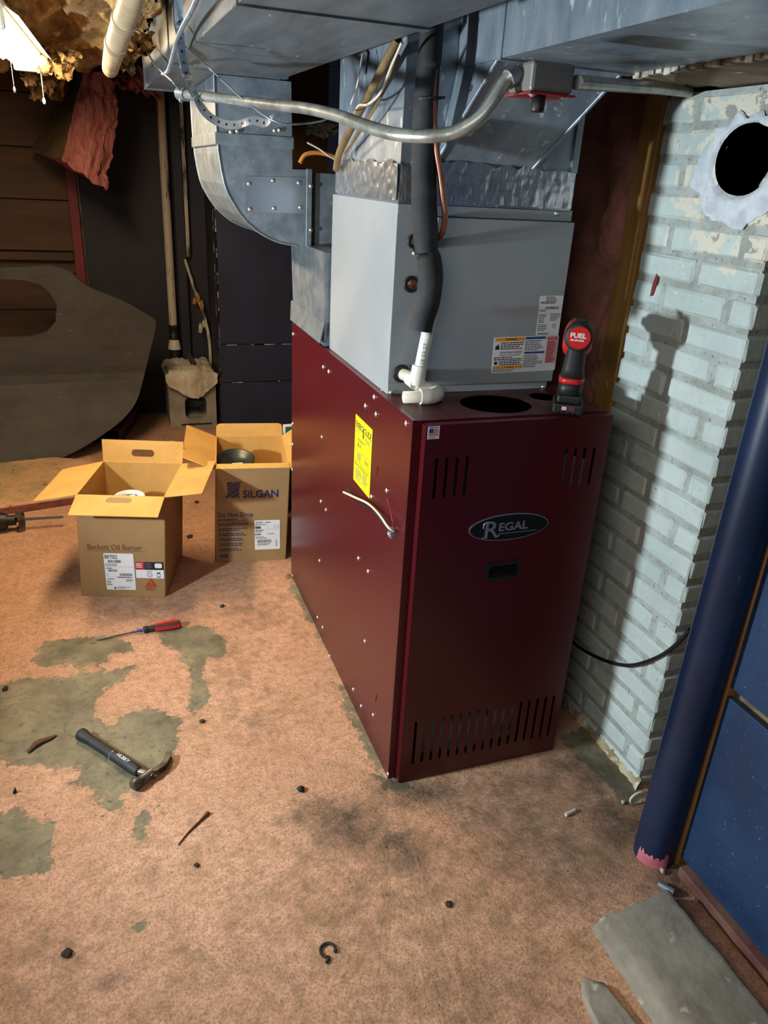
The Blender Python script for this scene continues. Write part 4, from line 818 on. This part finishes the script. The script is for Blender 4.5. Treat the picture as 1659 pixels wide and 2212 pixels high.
p.plate(circ(.057, .017, .011, 20), [circ(.057, .017, .0093, 20)], .001, ink, M); p.rect(.0545, .0595, .0165, .0175, .001, ink, M); p.rect(.0565, .0575, .011, .023, .001, ink, M); p.plate(rrect(.087, .101, .004, .028, .002), [], .001, navyink, M); p.rect(.089, .099, .008, .022, .0012, white, M); lines(p, .045, .07, .031, .036, 1, inkg, M); p.build('service_sticker', fr1)
p = P(); M = face(C1, u1, .265, .03, .0014); p.plate([(.008, .026), (.052, .026), (.03, .062)], [], .0005, rustred, M); p.text('!', .026, krafto, M @ Matrix.Translation((.0265, .031, .0008)), bold=.0006); p.text('IMPORTANT', .009, rustred, M @ Matrix.Translation((.002, .017, 0)), bold=.0003); lines(p, .006, .052, .0, .014, 3, rustred, M, 0); p.build('printed_warning', fr1)
# prints on the second box
p = P(); M = face(C2, u2, 0, 0)
LX, LZ = .066, .305
for q in ([(.006, .07), (.028, .07), (.006, .047)], [(.034, .07), (.044, .07), (.006, .036), (.006, .043)], [(.049, .07), (.058, .07), (.006, .024), (.006, .032)], [(.054, .060), (.049, .048), (.002, .012), (.005, .020)], [(.048, .044), (.047, .032), (.005, .0), (-.004, .004), (.0, .008)], [(.047, .027), (.047, .012), (.030, .0), (.012, .0)], [(.047, .008), (.048, .0), (.036, .0)]):
    p.plate([(LX-.004+x*1.25, LZ+.022+z*1.1) for x, z in q], [], .0003, navyink, M)
p.build('printed_emblem', fr2); p = P(); p.text('SiLGAN', .050, navyink, M @ Matrix.Translation((.137, LZ+.022, 0)), bold=.0012, sx=.98)
p.build('printed_wordmark', fr2); p = P(); p.text('Do Not Drop', .032, navyink, M @ Matrix.Translation((.022, .232, 0)), bold=.0003, sx=.88); p.rect(.022, .15, .211, .2125, 0, navyink, M); lines(p, .022, .12, .212, .224, 1, navyink, M, 0, .4)
for k in range(6): lines(p, .022, .165, .185-k*.026, .203-k*.026, 2, navyink, M, 0, .5)
p.build('printed_notice', fr2); p = P(); p.text('WR', .026, navyink, M @ Matrix.Translation((.022, .022, 0)), bold=.0008, sx=1.0); p.build('printed_initials', fr2)
p = P(); M = face(C2, u2, .185, .058, .0014); p.plate(rrect(0, .118, 0, .152, .003), [], .0005, white, M); p.text('SILGAN', .0095, ink, M @ Matrix.Translation((.006, .138, .0008)), bold=.0003); lines(p, .05, .08, .137, .145, 1, ink, M); lines(p, .006, .07, .127, .134, 1, inkg, M)
lines(p, .004, .04, .108, .123, 1, ink, M, .0008, .8); lines(p, .004, .045, .09, .104, 2, ink, M); lines(p, .002, .046, .075, .085, 1, ink, M, .0008, .8); lines(p, .06, .11, .078, .085, 1, inkg, M); lines(p, .004, .06, .056, .07, 2, inkg, M); bars(p, .012, .078, .036, .052, ink, M); lines(p, .012, .085, .022, .033, 2, ink, M); p.rect(.004, .114, .1055, .1061, .0008, ink, M); p.rect(.06, .0606, .106, .124, .0008, ink, M)
for k in range(9): p.rect(.098, .104, .015+k*.004, .017+k*.004, .0008, ink, M)
p.plate(rrect(.09, .112, .112, .124, .001), [rrect(.0908, .1112, .1128, .1232, .001)], .0009, ink, M); p.build('shipping_label', fr2)
# contents
c = PZ(280, 1076, .37); p = P(); p.lathe([(.052, -.03), (.054, .0), (.065, .003), (.066, .010), (.060, .015), (.051, .009), (.048, -.0)], pvc, Matrix.Translation(c), 32); p.lathe([(.048, 0), (.044, -.02), (.02, -.022), (0, -.022)], chrome, Matrix.Translation(c), 32); p.lathe([(0, -.09), (.055, -.09), (.055, -.03), (.05, -.03)], white, Matrix.Translation(c)); r1 = thing('burner_part', (c.x, c.y, .005), 'round white flanged burner part standing inside the open box', 'burner part'); p.build('flange', r1)
p = P(); p.lathe([(0, .005), (.09, .005), (.09, c.z-.09), (0, c.z-.09)], blackp, Matrix.Translation((c.x, c.y, 0))); p.build('housing', r1)
c = PZ(508, 1003, .40); CT = Matrix.Translation((c.x, c.y, .03)) @ Matrix.Rotation(.2, 4, 'X') @ Matrix.Translation((0, .06, 0)); cn = thing('round_can', (c.x, c.y, .005), 'dark round canister with white sticker inside the logo box', 'canister')
p = P(); p.lathe([(0, .005), (.085, .005), (.085, c.z-.004), (.089, c.z-.002), (.089, c.z+.006), (.083, c.z+.006), (.078, c.z-.012), (0, c.z-.014)], mat('dark lacquer', (52, 56, 52), rough=.35, metal=.3), CT, 40); p.build('can_body', cn)
p = P(); M = CT @ Matrix.Translation((0, -.03, c.z-.0125)); p.plate([(-.02, -.01), (.03, -.01), (.03, .016), (-.02, .016)], [], .0006, white, M); p.text('SILGAN', .010, ink, M @ Matrix.Translation((-.016, .002, .001)), bold=.0003); lines(p, -.015, .025, -.008, .0, 1, ink, M); p.build('lid_sticker', cn)
gb = P(); q = PY(622, 900, 1.95); M = frame((q.x-.02, 1.98, .02), (1, 0, 0), (.08, 0, 1)); gb.plate([(0, 0), (.24, 0), (.24, .5), (0, .5)], [], .006, white, M); gb.plate([(.012, .012), (.228, .012), (.228, .488), (.012, .488)], [], .0065, green, M @ Matrix.Translation((0, 0, .0002))); gb.build('green_sign_board', label='white edged green board standing behind the logo box', cat='board')
bgp = P(); bgp.plate([(0, 0), (.1, .01), (.12, .07), (.02, .06)], [], .001, white, frame((.05, 2.06, .46), (1, .1, 0), (-.1, .3, .8))); 

# ================================================================= TOOLS ON THE FLOOR
hm = thing('hammer', PZ(250, 1640), 'claw hammer with black rubber grip lying on the grey worn patch', 'hammer')
h0, h1 = PZ(172, 1584, .018), PZ(300, 1668, .019); dv = (h1-h0).normalized()
def al(t): return h0.lerp(h1, t)
p = P(); p.tube([al(0), al(.02), al(.07), al(.16), al(.4), al(.65), al(.86), al(.97), al(1.0)], [.012, .0205, .0205, .0165, .0155, .0165, .0175, .0165, .013], rubber, seg=20, cr=3); p.build('rubber_grip', hm)
p = P(); q = al(.58); p.tube([al(.575), al(.588)], .0172, chrome, seg=20); p.build('wire_ring', hm)
p = P(); hx = PZ(325, 1672, .02); p.tube([al(.97), hx+dv*.012], [.011, .0095], steel, seg=12); p.build('shank', hm)
f0, f1 = PZ(287, 1697, .022), PZ(330, 1667, .024); hd_ = (PZ(345, 1655, .022)-PZ(287, 1697, .022)).normalized()
p = P(); p.tube([f0-hd_*.002, f0+hd_*.004, f0+hd_*.016, f0+hd_*.026, f0+hd_*.045, f0+hd_*.07], [.0145, .0165, .0165, .012, .0125, .0135], steel, seg=18, cr=2); p.build('striking_head', hm)
tip = PZ(366, 1630, .012)
for sgn in (-1, 1):
    b0 = f0+hd_*.062; side = V((0, 0, 1)); mid = b0.lerp(tip, .5)+dv*.016
    p = P(); p.ribbon([b0+side*(.004*sgn), mid+side*(.007*sgn), tip+side*(.0085*sgn)], dv, .016, .007, steel, cr=6); p.build('claw', hm)
p = P(); M = frame(al(.66)+V((0, 0, .0172)), dv, V((0, 0, 1)).cross(dv)); p.text('HUSKY', .017, white, M @ Matrix.Translation((0, -.006, .0006)), bold=.0003); p.build('lettering', hm)
sv = thing('screwdriver', PZ(300, 1365), 'screwdriver with red and black handle lying on the floor in front of the boxes', 'screwdriver')
s0, s1, s2, s3 = PZ(208, 1382, .006), PZ(296, 1363, .013), PZ(312, 1360, .015), PZ(390, 1347, .017); sdv = (s3-s0).normalized()
p = P(); p.tube([s0, s0.lerp(s1, .06), s0.lerp(s1, .12), s1], [.0015, .0035, .004, .004], steel, seg=12); p.build('shaft', sv)
p = P(); p.tube([s1, s1.lerp(s2, .8)], [.0065, .0065], toolblue, seg=14); p.build('blue_collar', sv)
L3 = lambda t: s2.lerp(s3, t)
p = P(); p.tube([L3(-.03), L3(0), L3(.06), L3(.12), L3(.4), L3(.7), L3(.92), L3(1.0)], [.010, .0145, .0145, .0115, .0155, .0175, .0165, .014], rubber, seg=16, cr=3); p.build('handle', sv)
lat = V((0, 0, 1)).cross(sdv)
for off in (V((0, 0, 1)), lat, -lat):
    p = P(); p.ribbon([L3(.28)+off*.0135, L3(.5)+off*.0165, L3(.75)+off*.0178, L3(.97)+off*.0155], off.cross(sdv), .013, .003, toolred, cr=4); p.build('red_insert', sv)
sw = thing('reciprocating_saw', PZ(10, 1130), 'saw with narrow steel blade and metal shoe, cut by the left edge', 'saw')
b0, b1 = PZ(40, 1123, .055), PZ(137, 1117, .05); bd_ = (b1-b0).normalized(); zu = V((0, 0, 1))
M = frame(b0, bd_, V((-bd_.y, bd_.x, .35))); ln = (b1-b0).length
p = P(); p.plate([(0, -.010)]+[(ln*k/30*.98, -.010+(.0025 if k % 2 else 0)) for k in range(1, 31)]+[(ln, .0), (ln*.985, .009), (0, .010)], [], .0012, chrome, M); p.build('blade', sw)
p = P(); c = b0
for k in (-1, 1): p.ribbon([c+bd_*.012+V((0, 0, .03))+lat*.02*k, c+bd_*.014+V((0, 0, -.02))+lat*.02*k, c+bd_*.01+V((0, 0, -.05))+lat*.02*k], bd_, .03, .004, steel, cr=3)
p.box(-.012, .016, -.03, .03, -.052, -.046, steel, Matrix.Translation(c)); p.box(-.012, .016, -.03, .03, .026, .032, steel, Matrix.Translation(c)); p.build('shoe', sw)
p = P(); p.tube([c-bd_*.012, c+bd_*.008], .012, blackp, seg=14); p.tube([c-bd_*.05, c-bd_*.012], .026, blackp, seg=18); p.build('blade_clamp', sw)
p = P(); p.tube([c-bd_*.40, c-bd_*.3, c-bd_*.15, c-bd_*.05], [.045, .05, .05, .036], blackp, seg=20, cr=3); p.build('motor_body', sw)
# small debris on the floor
RD = random.Random(5)
def lump(name, at, r, m, label, cat='debris', fl=.6, group=None):
    b = bmesh.new(); r *= .72; bmesh.ops.create_icosphere(b, subdivisions=2, radius=r); sd_ = RD.random()*20
    for v in b.verts: v.co *= 1+.5*noise.noise(v.co*(1.1/r)+V((sd_, 0, 0))); v.co.z = v.co.z*fl
    mz = min(v.co.z for v in b.verts)
    for v in b.verts: v.co.z -= mz
    p = P(); p.bm(b, m, Matrix.Translation(at), True); return p.build(name, label=label, cat=cat, group=group)
lump('debris_chunk', PZ(650, 1708), .016, black, 'black lump of soot on the floor below the furnace side')
lump('debris_chunk', PZ(437, 1560), .012, dirt, 'grey chip on the floor right of the hammer')
lump('debris_chunk', PZ(145, 2062), .017, dirt, 'dark clod on the floor near the lower left corner', fl=.4)
lump('debris_chunk', PZ(970, 1955), .013, dirt, 'dark flake on the floor in front of the furnace door', fl=.4)
lump('debris_chunk', PZ(425, 1870), .010, dirt, 'small dark crumb on the floor below the hammer', fl=.4)
lump('debris_chunk', PZ(480, 1311), .013, dirt, 'dark crumb on the floor in front of the logo box', fl=.5)
lump('debris_chunk', PZ(1432, 1885), .013, scuff, 'pale pebble between blue column and concrete slab')
lump('debris_chunk', PZ(1347, 1735), .011, scuff, 'pale pebble at the foot of the chimney')
lump('debris_chunk', PZ(12, 1490), .014, dirt, 'dark stone at the left edge of the worn patch')
lump('debris_chunk', PZ(425, 1086), .016, dirt, 'dark clump on the floor between the two boxes', fl=.5)
lump('debris_chunk', PZ(410, 1160), .022, dirt, 'flat dirt clump on the floor between the lower box sides', fl=.3)
hk = P(); c = PZ(708, 2052, .004); hk.tube([c+V((.018*math.cos(t), .018*math.sin(t), 0)) for t in np.linspace(-.6, 4.6, 14)]+[c+V((-.012, -.03, 0))], .0035, dirt, seg=8, cr=2); hk.build('metal_hook', label='small rusty hook lying on the near floor', cat='hook')
tw = P(); tw.tube([PZ(450, 1755, .005), PZ(430, 1775, .004), PZ(405, 1800, .003), PZ(385, 1825, .003)], [.006, .003, .002, .0015], rust, seg=8, cr=3); tw.build('wood_splinter', label='thin dark splinter on the floor below the hammer', cat='splinter')
lf = P(); lf.tube([PZ(60, 1625, .006), PZ(80, 1605, .008), PZ(105, 1595, .006), PZ(122, 1588, .004)], [.004, .012, .009, .003], rust, seg=10, cr=4, flat=.5); lf.build('dried_leaf', label='brown shrivelled scrap on the worn patch left of the hammer', cat='scrap')
nl = P(); nl.tube([PZ(32, 1712, .001), PZ(33, 1702, .02)], [.006, .0015], black, seg=8); nl.build('small_screw', label='tiny black screw standing on the floor near the left edge', cat='screw')
cg = P(); cg.tube([PZ(1222, 1760, .006), PZ(1242, 1750, .006)], .006, pvcc, seg=10); cg.build('cigarette_butt', label='pale stub lying on the floor between furnace and column', cat='stub')
pa_ = P(); c = PZ(370, 955, .001); pa_.plate([(-.03, -.02), (.03, -.025), (.02, .03), (-.015, .02)], [], .001, white, Matrix.Translation(c)); pa_.build('paper_scrap', label='small pale scrap of paper on the floor behind the boxes', cat='paper')

# ================================================================= BACK LEFT CORNER
YB = 3.95
bwall = thing('wall_left', (-2.0, YB+.1, 0), 'wall of wide brown boards behind the dark sheet', None, kind='structure')
for a, b in ((.02, .28), (.285, .53), (.535, .765), (.77, 1.0), (1.005, 1.135), (1.145, 1.45), (1.455, 1.75), (1.755, 2.05), (2.055, 2.32)): P().box(-3.3, -.865, YB, YB+.03, a, b, board, bev=.003).build('board', bwall)
P().box(-3.3, -.87, YB-.06, YB, 1.09, 1.14, board, bev=.003).build('shelf_edge', bwall)
P().box(-.866, -.806, YB-.05, YB+.05, 0, 2.3, redpost, bev=.004).build('red_post', label='narrow red painted post at the end of the brown boards', cat='post')
P().box(-.805, -.798, YB+.045, YB+.055, 0, 2.3, scuff).build('wall_edge_strip', label='thin scuffed pale strip along the red post', cat='trim')
P().box(-.80, .0, YB+.06, 4.2, 0, 2.3, navyd).build('wall_back_panel', kind='structure', label='navy panel between red post and cream pipe')
cpv = thing('waste_pipe', (-.262, 3.93, .4), 'chipped cream vertical waste pipe in the dark back corner', 'pipe')
p = P(); p.tube([(-.258, 3.93, 2.3), (-.262, 3.93, .66)], .028, pipew, seg=20); p.build('pipe', cpv)
p = P(); p.lathe([(.034, 0), (.036, .004), (.036, .016), (.031, .018), (.031, .085), (.036, .088), (.036, .1), (.03, .102)], blackp, Matrix.Translation((-.262, 3.93, .565))); p.build('rubber_coupling', cpv)
p = P(); p.lathe([(.046, 0), (.044, .02), (.034, .06), (.03, .07)], pvcc, Matrix.Translation((-.262, 3.93, .495))); p.tube([(-.262, 3.93, .42), (-.262, 3.93, .50)], .036, blackp, seg=18); p.build('reducer', cpv)
p = P(); p.box(-.205, -.145, 3.95, 3.98, .02, 2.3, navyd, bev=.003); p.build('dark_batten', label='dark vertical batten beside the cream waste pipe', cat='batten')
p = P(); p.box(-.142, -.118, 3.95, 3.975, 1.12, 2.3, scuff, bev=.002); p.build('pale_batten', label='scuffed pale batten right of the dark batten', cat='batten')
p = P(); p.ribbon([PY(399, 560, 3.94), PY(412, 600, 3.94), PY(425, 640, 3.93), PY(440, 680, 3.92), PY(452, 735, 3.9), PY(455, 800, 3.88), PY(458, 850, 3.86)], (1, 0, 0), .018, .012, scuff, cr=3); lp = p.build('broken_lath', label='broken bent lath hanging in the dark back corner', cat='lath')
for q, l_, mm in (((428, 645), .06, stud), ((436, 662), .07, stud), ((440, 700), .05, cloth), ((433, 712), .07, cloth), ((420, 650), .045, stud)):
    c = PY(*q, 3.915); p = P(); p.plate([(0, 0), (.022, -.004), (.03, .4*l_), (.018, l_), (.006, .7*l_)], [], .006, mm, frame(c+V((-.015, 0, -.02)), (1, .2, 0), (-.35, .05, 1))); p.build('splinter', lp)
# grey block with a core hole, cloth and brush on it
kb = thing('concrete_block', (-.185, 3.85, 0), 'grey hollow concrete block with a rag on top, beside the back wall', 'concrete block')
p = P(); M = frame((-.345, 3.995, 0), (1, 0, 0), (0, 0, 1)); p.plate(rrect(0, .32, .0, .40, .01, 2), [rrect(.105, .255, .07, .225, .035, 4)], .395, blockm, M); p.build('block_shell', kb)
p = P(); p.box(-.34, -.03, 3.9, 3.91, .01, .39, blockm); p.box(-.27, -.06, 3.592, 3.602, .030, .036, black); p.build('core_back', kb)
def rg_(i, j):
    # i across, j from rear edge to hanging front hem
    x = -.36+i*.35; drop = max(0, .17*(1-((i-.5)/.62)**2)+.05*nz3((i*2.2, 1, 1), 1)); L_ = .36+drop; t = j*L_
    fold = abs(nz3((x*9, t*7, 1), 1, 3))*.026+nz3((x*5, t*5, 6), 1, 3)*.014; sg = .05*max(0, (abs(i-.5)-.40)/.10)
    if t < .36: q = V((x, 3.955-t, .412+fold*1.1-sg))
    else:
        k = t-.36; q = V((x+(i-.5)*-.15*k, 3.592-.012-fold*.9-.02*math.sin(min(1, k/.05)*pi/2), .405-k))
    return q+V((nz3((x*6, t*6, 3), 1)*.012, 0, 0))
rgm = sheet_grid(44, 48, rg_, cloth); rgm.build('rag', label='crumpled off-white rag draped over the concrete block', cat='rag')
br = thing('wire_brush', (-.17, 3.75, .45), 'small dark brush lying on the crumpled rag', 'brush')
q0, q1, q2 = V((-.20, 3.93, .475)), V((-.175, 3.80, .468)), V((-.165, 3.66, .462))
p = P(); p.tube([q0, q1], .004, rust, seg=8); p.build('handle', br); p = P(); p.tube([q1, q1.lerp(q2, .15), q1.lerp(q2, .6), q2], [.012, .02, .021, .012], dirt, seg=12, cr=3); p.build('bristles', br)
# dark curved sheet with an oval cut-out leaning at the back left
def sheet():
    YS = 3.3; o_ = [(-160, 578), (0, 580), (60, 578), (112, 577), (150, 590), (190, 622), (260, 650), (320, 683), (338, 700), (325, 760), (300, 850), (270, 890), (225, 920), (170, 948), (110, 968), (50, 977), (0, 978), (-160, 960)]
    O = [PY(a, b, YS) for a, b in o_]; hh = [PY(a, b, YS-.0) for a, b in ((-60, 604), (0, 605), (50, 607), (85, 617), (108, 636), (122, 662), (119, 698), (100, 720), (70, 729), (30, 731), (-60, 729), (-110, 700), (-125, 665), (-110, 625))]
    O, _ = crom(O, [1]*len(O), 4); outer = [(p.x, max(.004, p.z)) for p in O]; hole = [(p.x, p.z) for p in hh]
    # refine outlines, triangulate with interior points so that the sheet can bend
    from mathutils.geometry import delaunay_2d_cdt
    def dens(l):
        r = []
        for i in range(len(l)):
            a, b = V(l[i]), V(l[(i+1) % len(l)]); k = max(1, int((b-a).length/.04)); r += [a.lerp(b, j/k) for j in range(k)]
        return r
    ar = lambda l: sum(l[i][0]*l[(i+1) % len(l)][1]-l[(i+1) % len(l)][0]*l[i][1] for i in range(len(l)))
    outer = outer if ar(outer) > 0 else outer[::-1]; hole = hole if ar(hole) > 0 else hole[::-1]
    A_, B_ = dens(outer), dens(hole); pts = A_+B_; edges = [(i, (i+1) % len(A_)) for i in range(len(A_))]+[(len(A_)+i, len(A_)+(i+1) % len(B_)) for i in range(len(B_))]
    faces = [list(range(len(A_))), [len(A_)+i for i in range(len(B_))]]
    x = -1.9
    while x < -.4:
        z = .03
        while z < 1.2: pts.append(V((x, z))); z += .05
        x += .05
    vv, ee, ff, ov, oe, of_ = delaunay_2d_cdt(pts, edges, faces, 0, 1e-5)
    keep = [list(f) for f, q in zip(ff, of_) if 0 in q and 1 not in q]
    bend = lambda x, z: V((x, YS - .30*(1-min(1, z/.46))**1.2 + .05*max(0, z-.5) + .03*math.sin((x+1.5)*2), z))
    p = P(); used = sorted({i for f in keep for i in f}); mp = {i: k for k, i in enumerate(used)}; vs = [bend(vv[i].x, vv[i].y) for i in used]; n = len(vs)
    back = [v+V((0, .018, .004)) for v in vs]; cnt = {}
    for f in keep:
        for a, b in zip(f, f[1:]+f[:1]): cnt.setdefault(frozenset((a, b)), []).append((a, b))
    bd2 = [v[0] for v in cnt.values() if len(v) == 1]
    p.add(vs+back, [[mp[i] for i in f] for f in keep]+[[n+mp[i] for i in f[::-1]] for f in keep]+[[mp[b], mp[a], n+mp[a], n+mp[b]] for a, b in bd2], sheetm); return p
sheet().build('dark_sheet', label='large dark curved sheet with oval cut-out leaning at the back left', cat='sheet')
ch_ = P(); c = PZ(243, 957); M = Matrix.Translation((c.x, c.y, 0)) @ Matrix.Rotation(-.25, 4, 'Z')
ch_.box(-.14, .06, 0, .6, 0, .012, rust, M); ch_.box(-.14, -.125, 0, .6, .012, .085, rust, M); ch_.box(.045, .06, 0, .6, .012, .085, rust, M); ch_.box(-.14, .06, 0, .6, .085, .097, rust, M); ch_.build('wooden_skid', label='small rusty brown wooden skid under the dark sheet', cat='skid')

# ================================================================= CEILING LEFT: INSULATION, PIPE, LIGHT
def insc(i, j):
    x = -2.6+i*2.12; y = -.9+j*3.75; n = nz3((x, y, 0), 3.2, 6)*.085+abs(nz3((x, y, 5), 8, 4))*.05
    e = max(0, (j-.93)/.07); 
    return V((x+nz3((x, y, 8), 5)*.04, y+nz3((x, y, 3), 7)*.10*(1 if e else .4), 2.165-n-.05*math.sin(e*pi)+(.0 if j < .999 else .04)))
sheet_grid(120, 190, insc, insy).build('ceiling_insulation', label='sagging yellow fibreglass insulation under the ceiling', cat='insulation', kind='stuff')
RI = random.Random(9)
for k, (a, b, L_) in enumerate(((62, 168, .10), (75, 180, .14), (100, 175, .12), (118, 190, .13), (138, 165, .08), (92, 150, .08), (152, 150, .05), (270, 125, .1), (300, 110, .07))):
    c = PZ(a, b-22, 2.06); p = sheet_grid(8, 10, lambda i, j: c+V(((i-.5)*.10*(1-.5*j)+nz3((i*2, j*2, k), 2)*.03, nz3((i, j*2, k+9), 2)*.05-.01*j, .03-L_*j+nz3((i*3, j, k+4), 2)*.025)), insy)
    p.build('insulation_tuft', bpy.data.objects['ceiling_insulation'])
# pink batt hanging off the ceiling
hb_ = thing('hanging_batt', (-.75, 3.2, 1.55), 'pink fibreglass batt with brown paper facing hanging from the ceiling', 'insulation')
def bat(front):
    tl, tr, r1, br_, bl_ = PY(178, 158, 3.25), PY(243, 158, 3.25), PY(256, 245, 3.25), PY(228, 412, 3.22), PY(133, 345, 3.15)
    def fn(i, j):
        L_ = tl.lerp(bl_, j); R_ = tr.lerp(r1, min(1, j/.4)) if j < .4 else r1.lerp(br_, (j-.4)/.6); q = L_.lerp(R_, i)
        return q+V((nz3((i*1.0, j*3, 1), 3)*.022*(1 if i > .8 else .3), nz3((i*3, j*2, 2), 2)*.03-.05*math.sin(i*pi), nz3((i*2.5, 0, 3), 2)*.014*j))
    return fn
sheet_grid(40, 90, bat(1), insp).build('fibre_face', hb_)
def bat2(i, j):
    a = PY(178, 158, 3.25).lerp(PY(133, 345, 3.15), j); b = PY(168, 165, 3.75).lerp(PY(66, 322, 3.65), j); q = a.lerp(b, i); return q+V((nz3((i*2, j*2, 1), 2)*.012, 0, nz3((i, j, 7), 3)*.012))
sheet_grid(16, 24, bat2, kraftp).build('paper_facing', hb_)
def bat3(i, j):
    a = PY(133, 345, 3.15).lerp(PY(66, 322, 3.65), j); b = PY(228, 412, 3.22).lerp(PY(190, 380, 3.65), j); return a.lerp(b, i)+V((0, 0, nz3((i*3, j*3, 2), 2)*.015))
sheet_grid(16, 12, bat3, insp).build('cut_end', hb_)
pk = sheet_grid(30, 20, lambda i, j: PY(235+115*i, 150+60*j*(.5+.6*i), 3.5)+V((nz3((i, j, 3), 4)*.02, nz3((i*2, j*2, 1), 2)*.08, nz3((i*3, j*2, 5), 2)*.04)), insp); pk.build('pink_insulation_scrap', label='pink insulation scrap between trunk duct and hanging batt', cat='insulation')
oldpipe = mat('aged cream pipe', (176, 160, 132), (150, 132, 106), s=6, rough=.5)
wp = thing('drain_pipe', (-.58, .9, 2.0), 'cream plastic drain pipe running through the ceiling insulation', 'pipe')
p = P(); p.tube([PT(292, -60, 1.6), PT(283, 0, 1.75), PT(262, 60, 1.95), PT(248, 105, 2.2), PT(240, 138, 2.6), PT(238, 150, 2.95), PT(240, 132, 3.3)], .029, oldpipe, seg=20, cr=3); p.build('pipe', wp)
for q, q2 in (((270, 38, 1.87), (267, 47, 1.90)), ((252, 90, 2.1), (250, 97, 2.14))): p = P(); p.tube([PT(*q), PT(*q2)], .032, oldpipe, seg=20); p.build('pipe_socket', wp)
# fluorescent fixture
fx = thing('fluorescent_light', (-.96, 1.9, 2.0), 'lit twin-tube fluorescent fixture on the ceiling at the left edge', 'light')
zf = 2.055; e_ = PZ(64, 138, zf); dirn = (PZ(0, 55, zf)-PZ(78, 138, zf)).normalized(); lt = V((dirn.y, -dirn.x, 0)); 
MF = frame(e_, dirn, V((-dirn.y, dirn.x, 0))); LF = 1.24
p = P(); p.box(0, LF, -.06, .06, .012, .05, fixw, MF, bev=.006); p.add([MF @ V(q) for q in ((0, -.06, .03), (LF, -.06, .03), (LF, -.10, .005), (0, -.10, .005), (0, .06, .03), (LF, .06, .03), (LF, .10, .005), (0, .10, .005))], [[0, 1, 2, 3], [7, 6, 5, 4]], fixw); p.build('housing', fx)
for y in (-.036, .036):
    p = P(); p.tube([MF @ V((.02, y, -.006)), MF @ V((LF-.02, y, -.006))], .0165, tubee, seg=14); p.build('tube', fx)
for x in (.0, LF-.03):
    p = P(); p.box(x, x+.03, -.062, .062, -.03, .03, fixw, MF, bev=.008); p.build('end_cap', fx)
for x, y, L_, m_ in ((.12, .05, .13, wirew), (.02, -.07, .09, chrome)):
    q = MF @ V((x, y, 0)); p = P(); n_ = int(L_/.006)
    for k in range(n_): p.lathe([(0, -.0022), (.002, -.001), (.002, .001), (0, .0022)], m_, Matrix.Translation(q-V((0, 0, .006*k))), 6)
    p.tube([q, q-V((0, 0, L_))], .0007, m_, seg=5); p.lathe([(0, 0), (.005, .003), (.007, .012), (.003, .024), (0, .026)], m_, Matrix.Translation(q-V((0, 0, L_+.024))), 10); p.build('pull_chain', fx)
cM = MF @ V((LF/2, 0, -.03)); ld = bpy.data.lights.new('tube_light', 'AREA'); ld.shape = 'RECTANGLE'; ld.size = LF; ld.size_y = .1; ld.energy = 8; ld.color = (1, .80, .56)
lo = bpy.data.objects.new('tube_light', ld); COL.objects.link(lo); lo.matrix_world = Matrix.Translation(cM) @ frame((0, 0, 0), dirn, V((-dirn.y, dirn.x, 0))) 
bpy.context.view_layer.update()
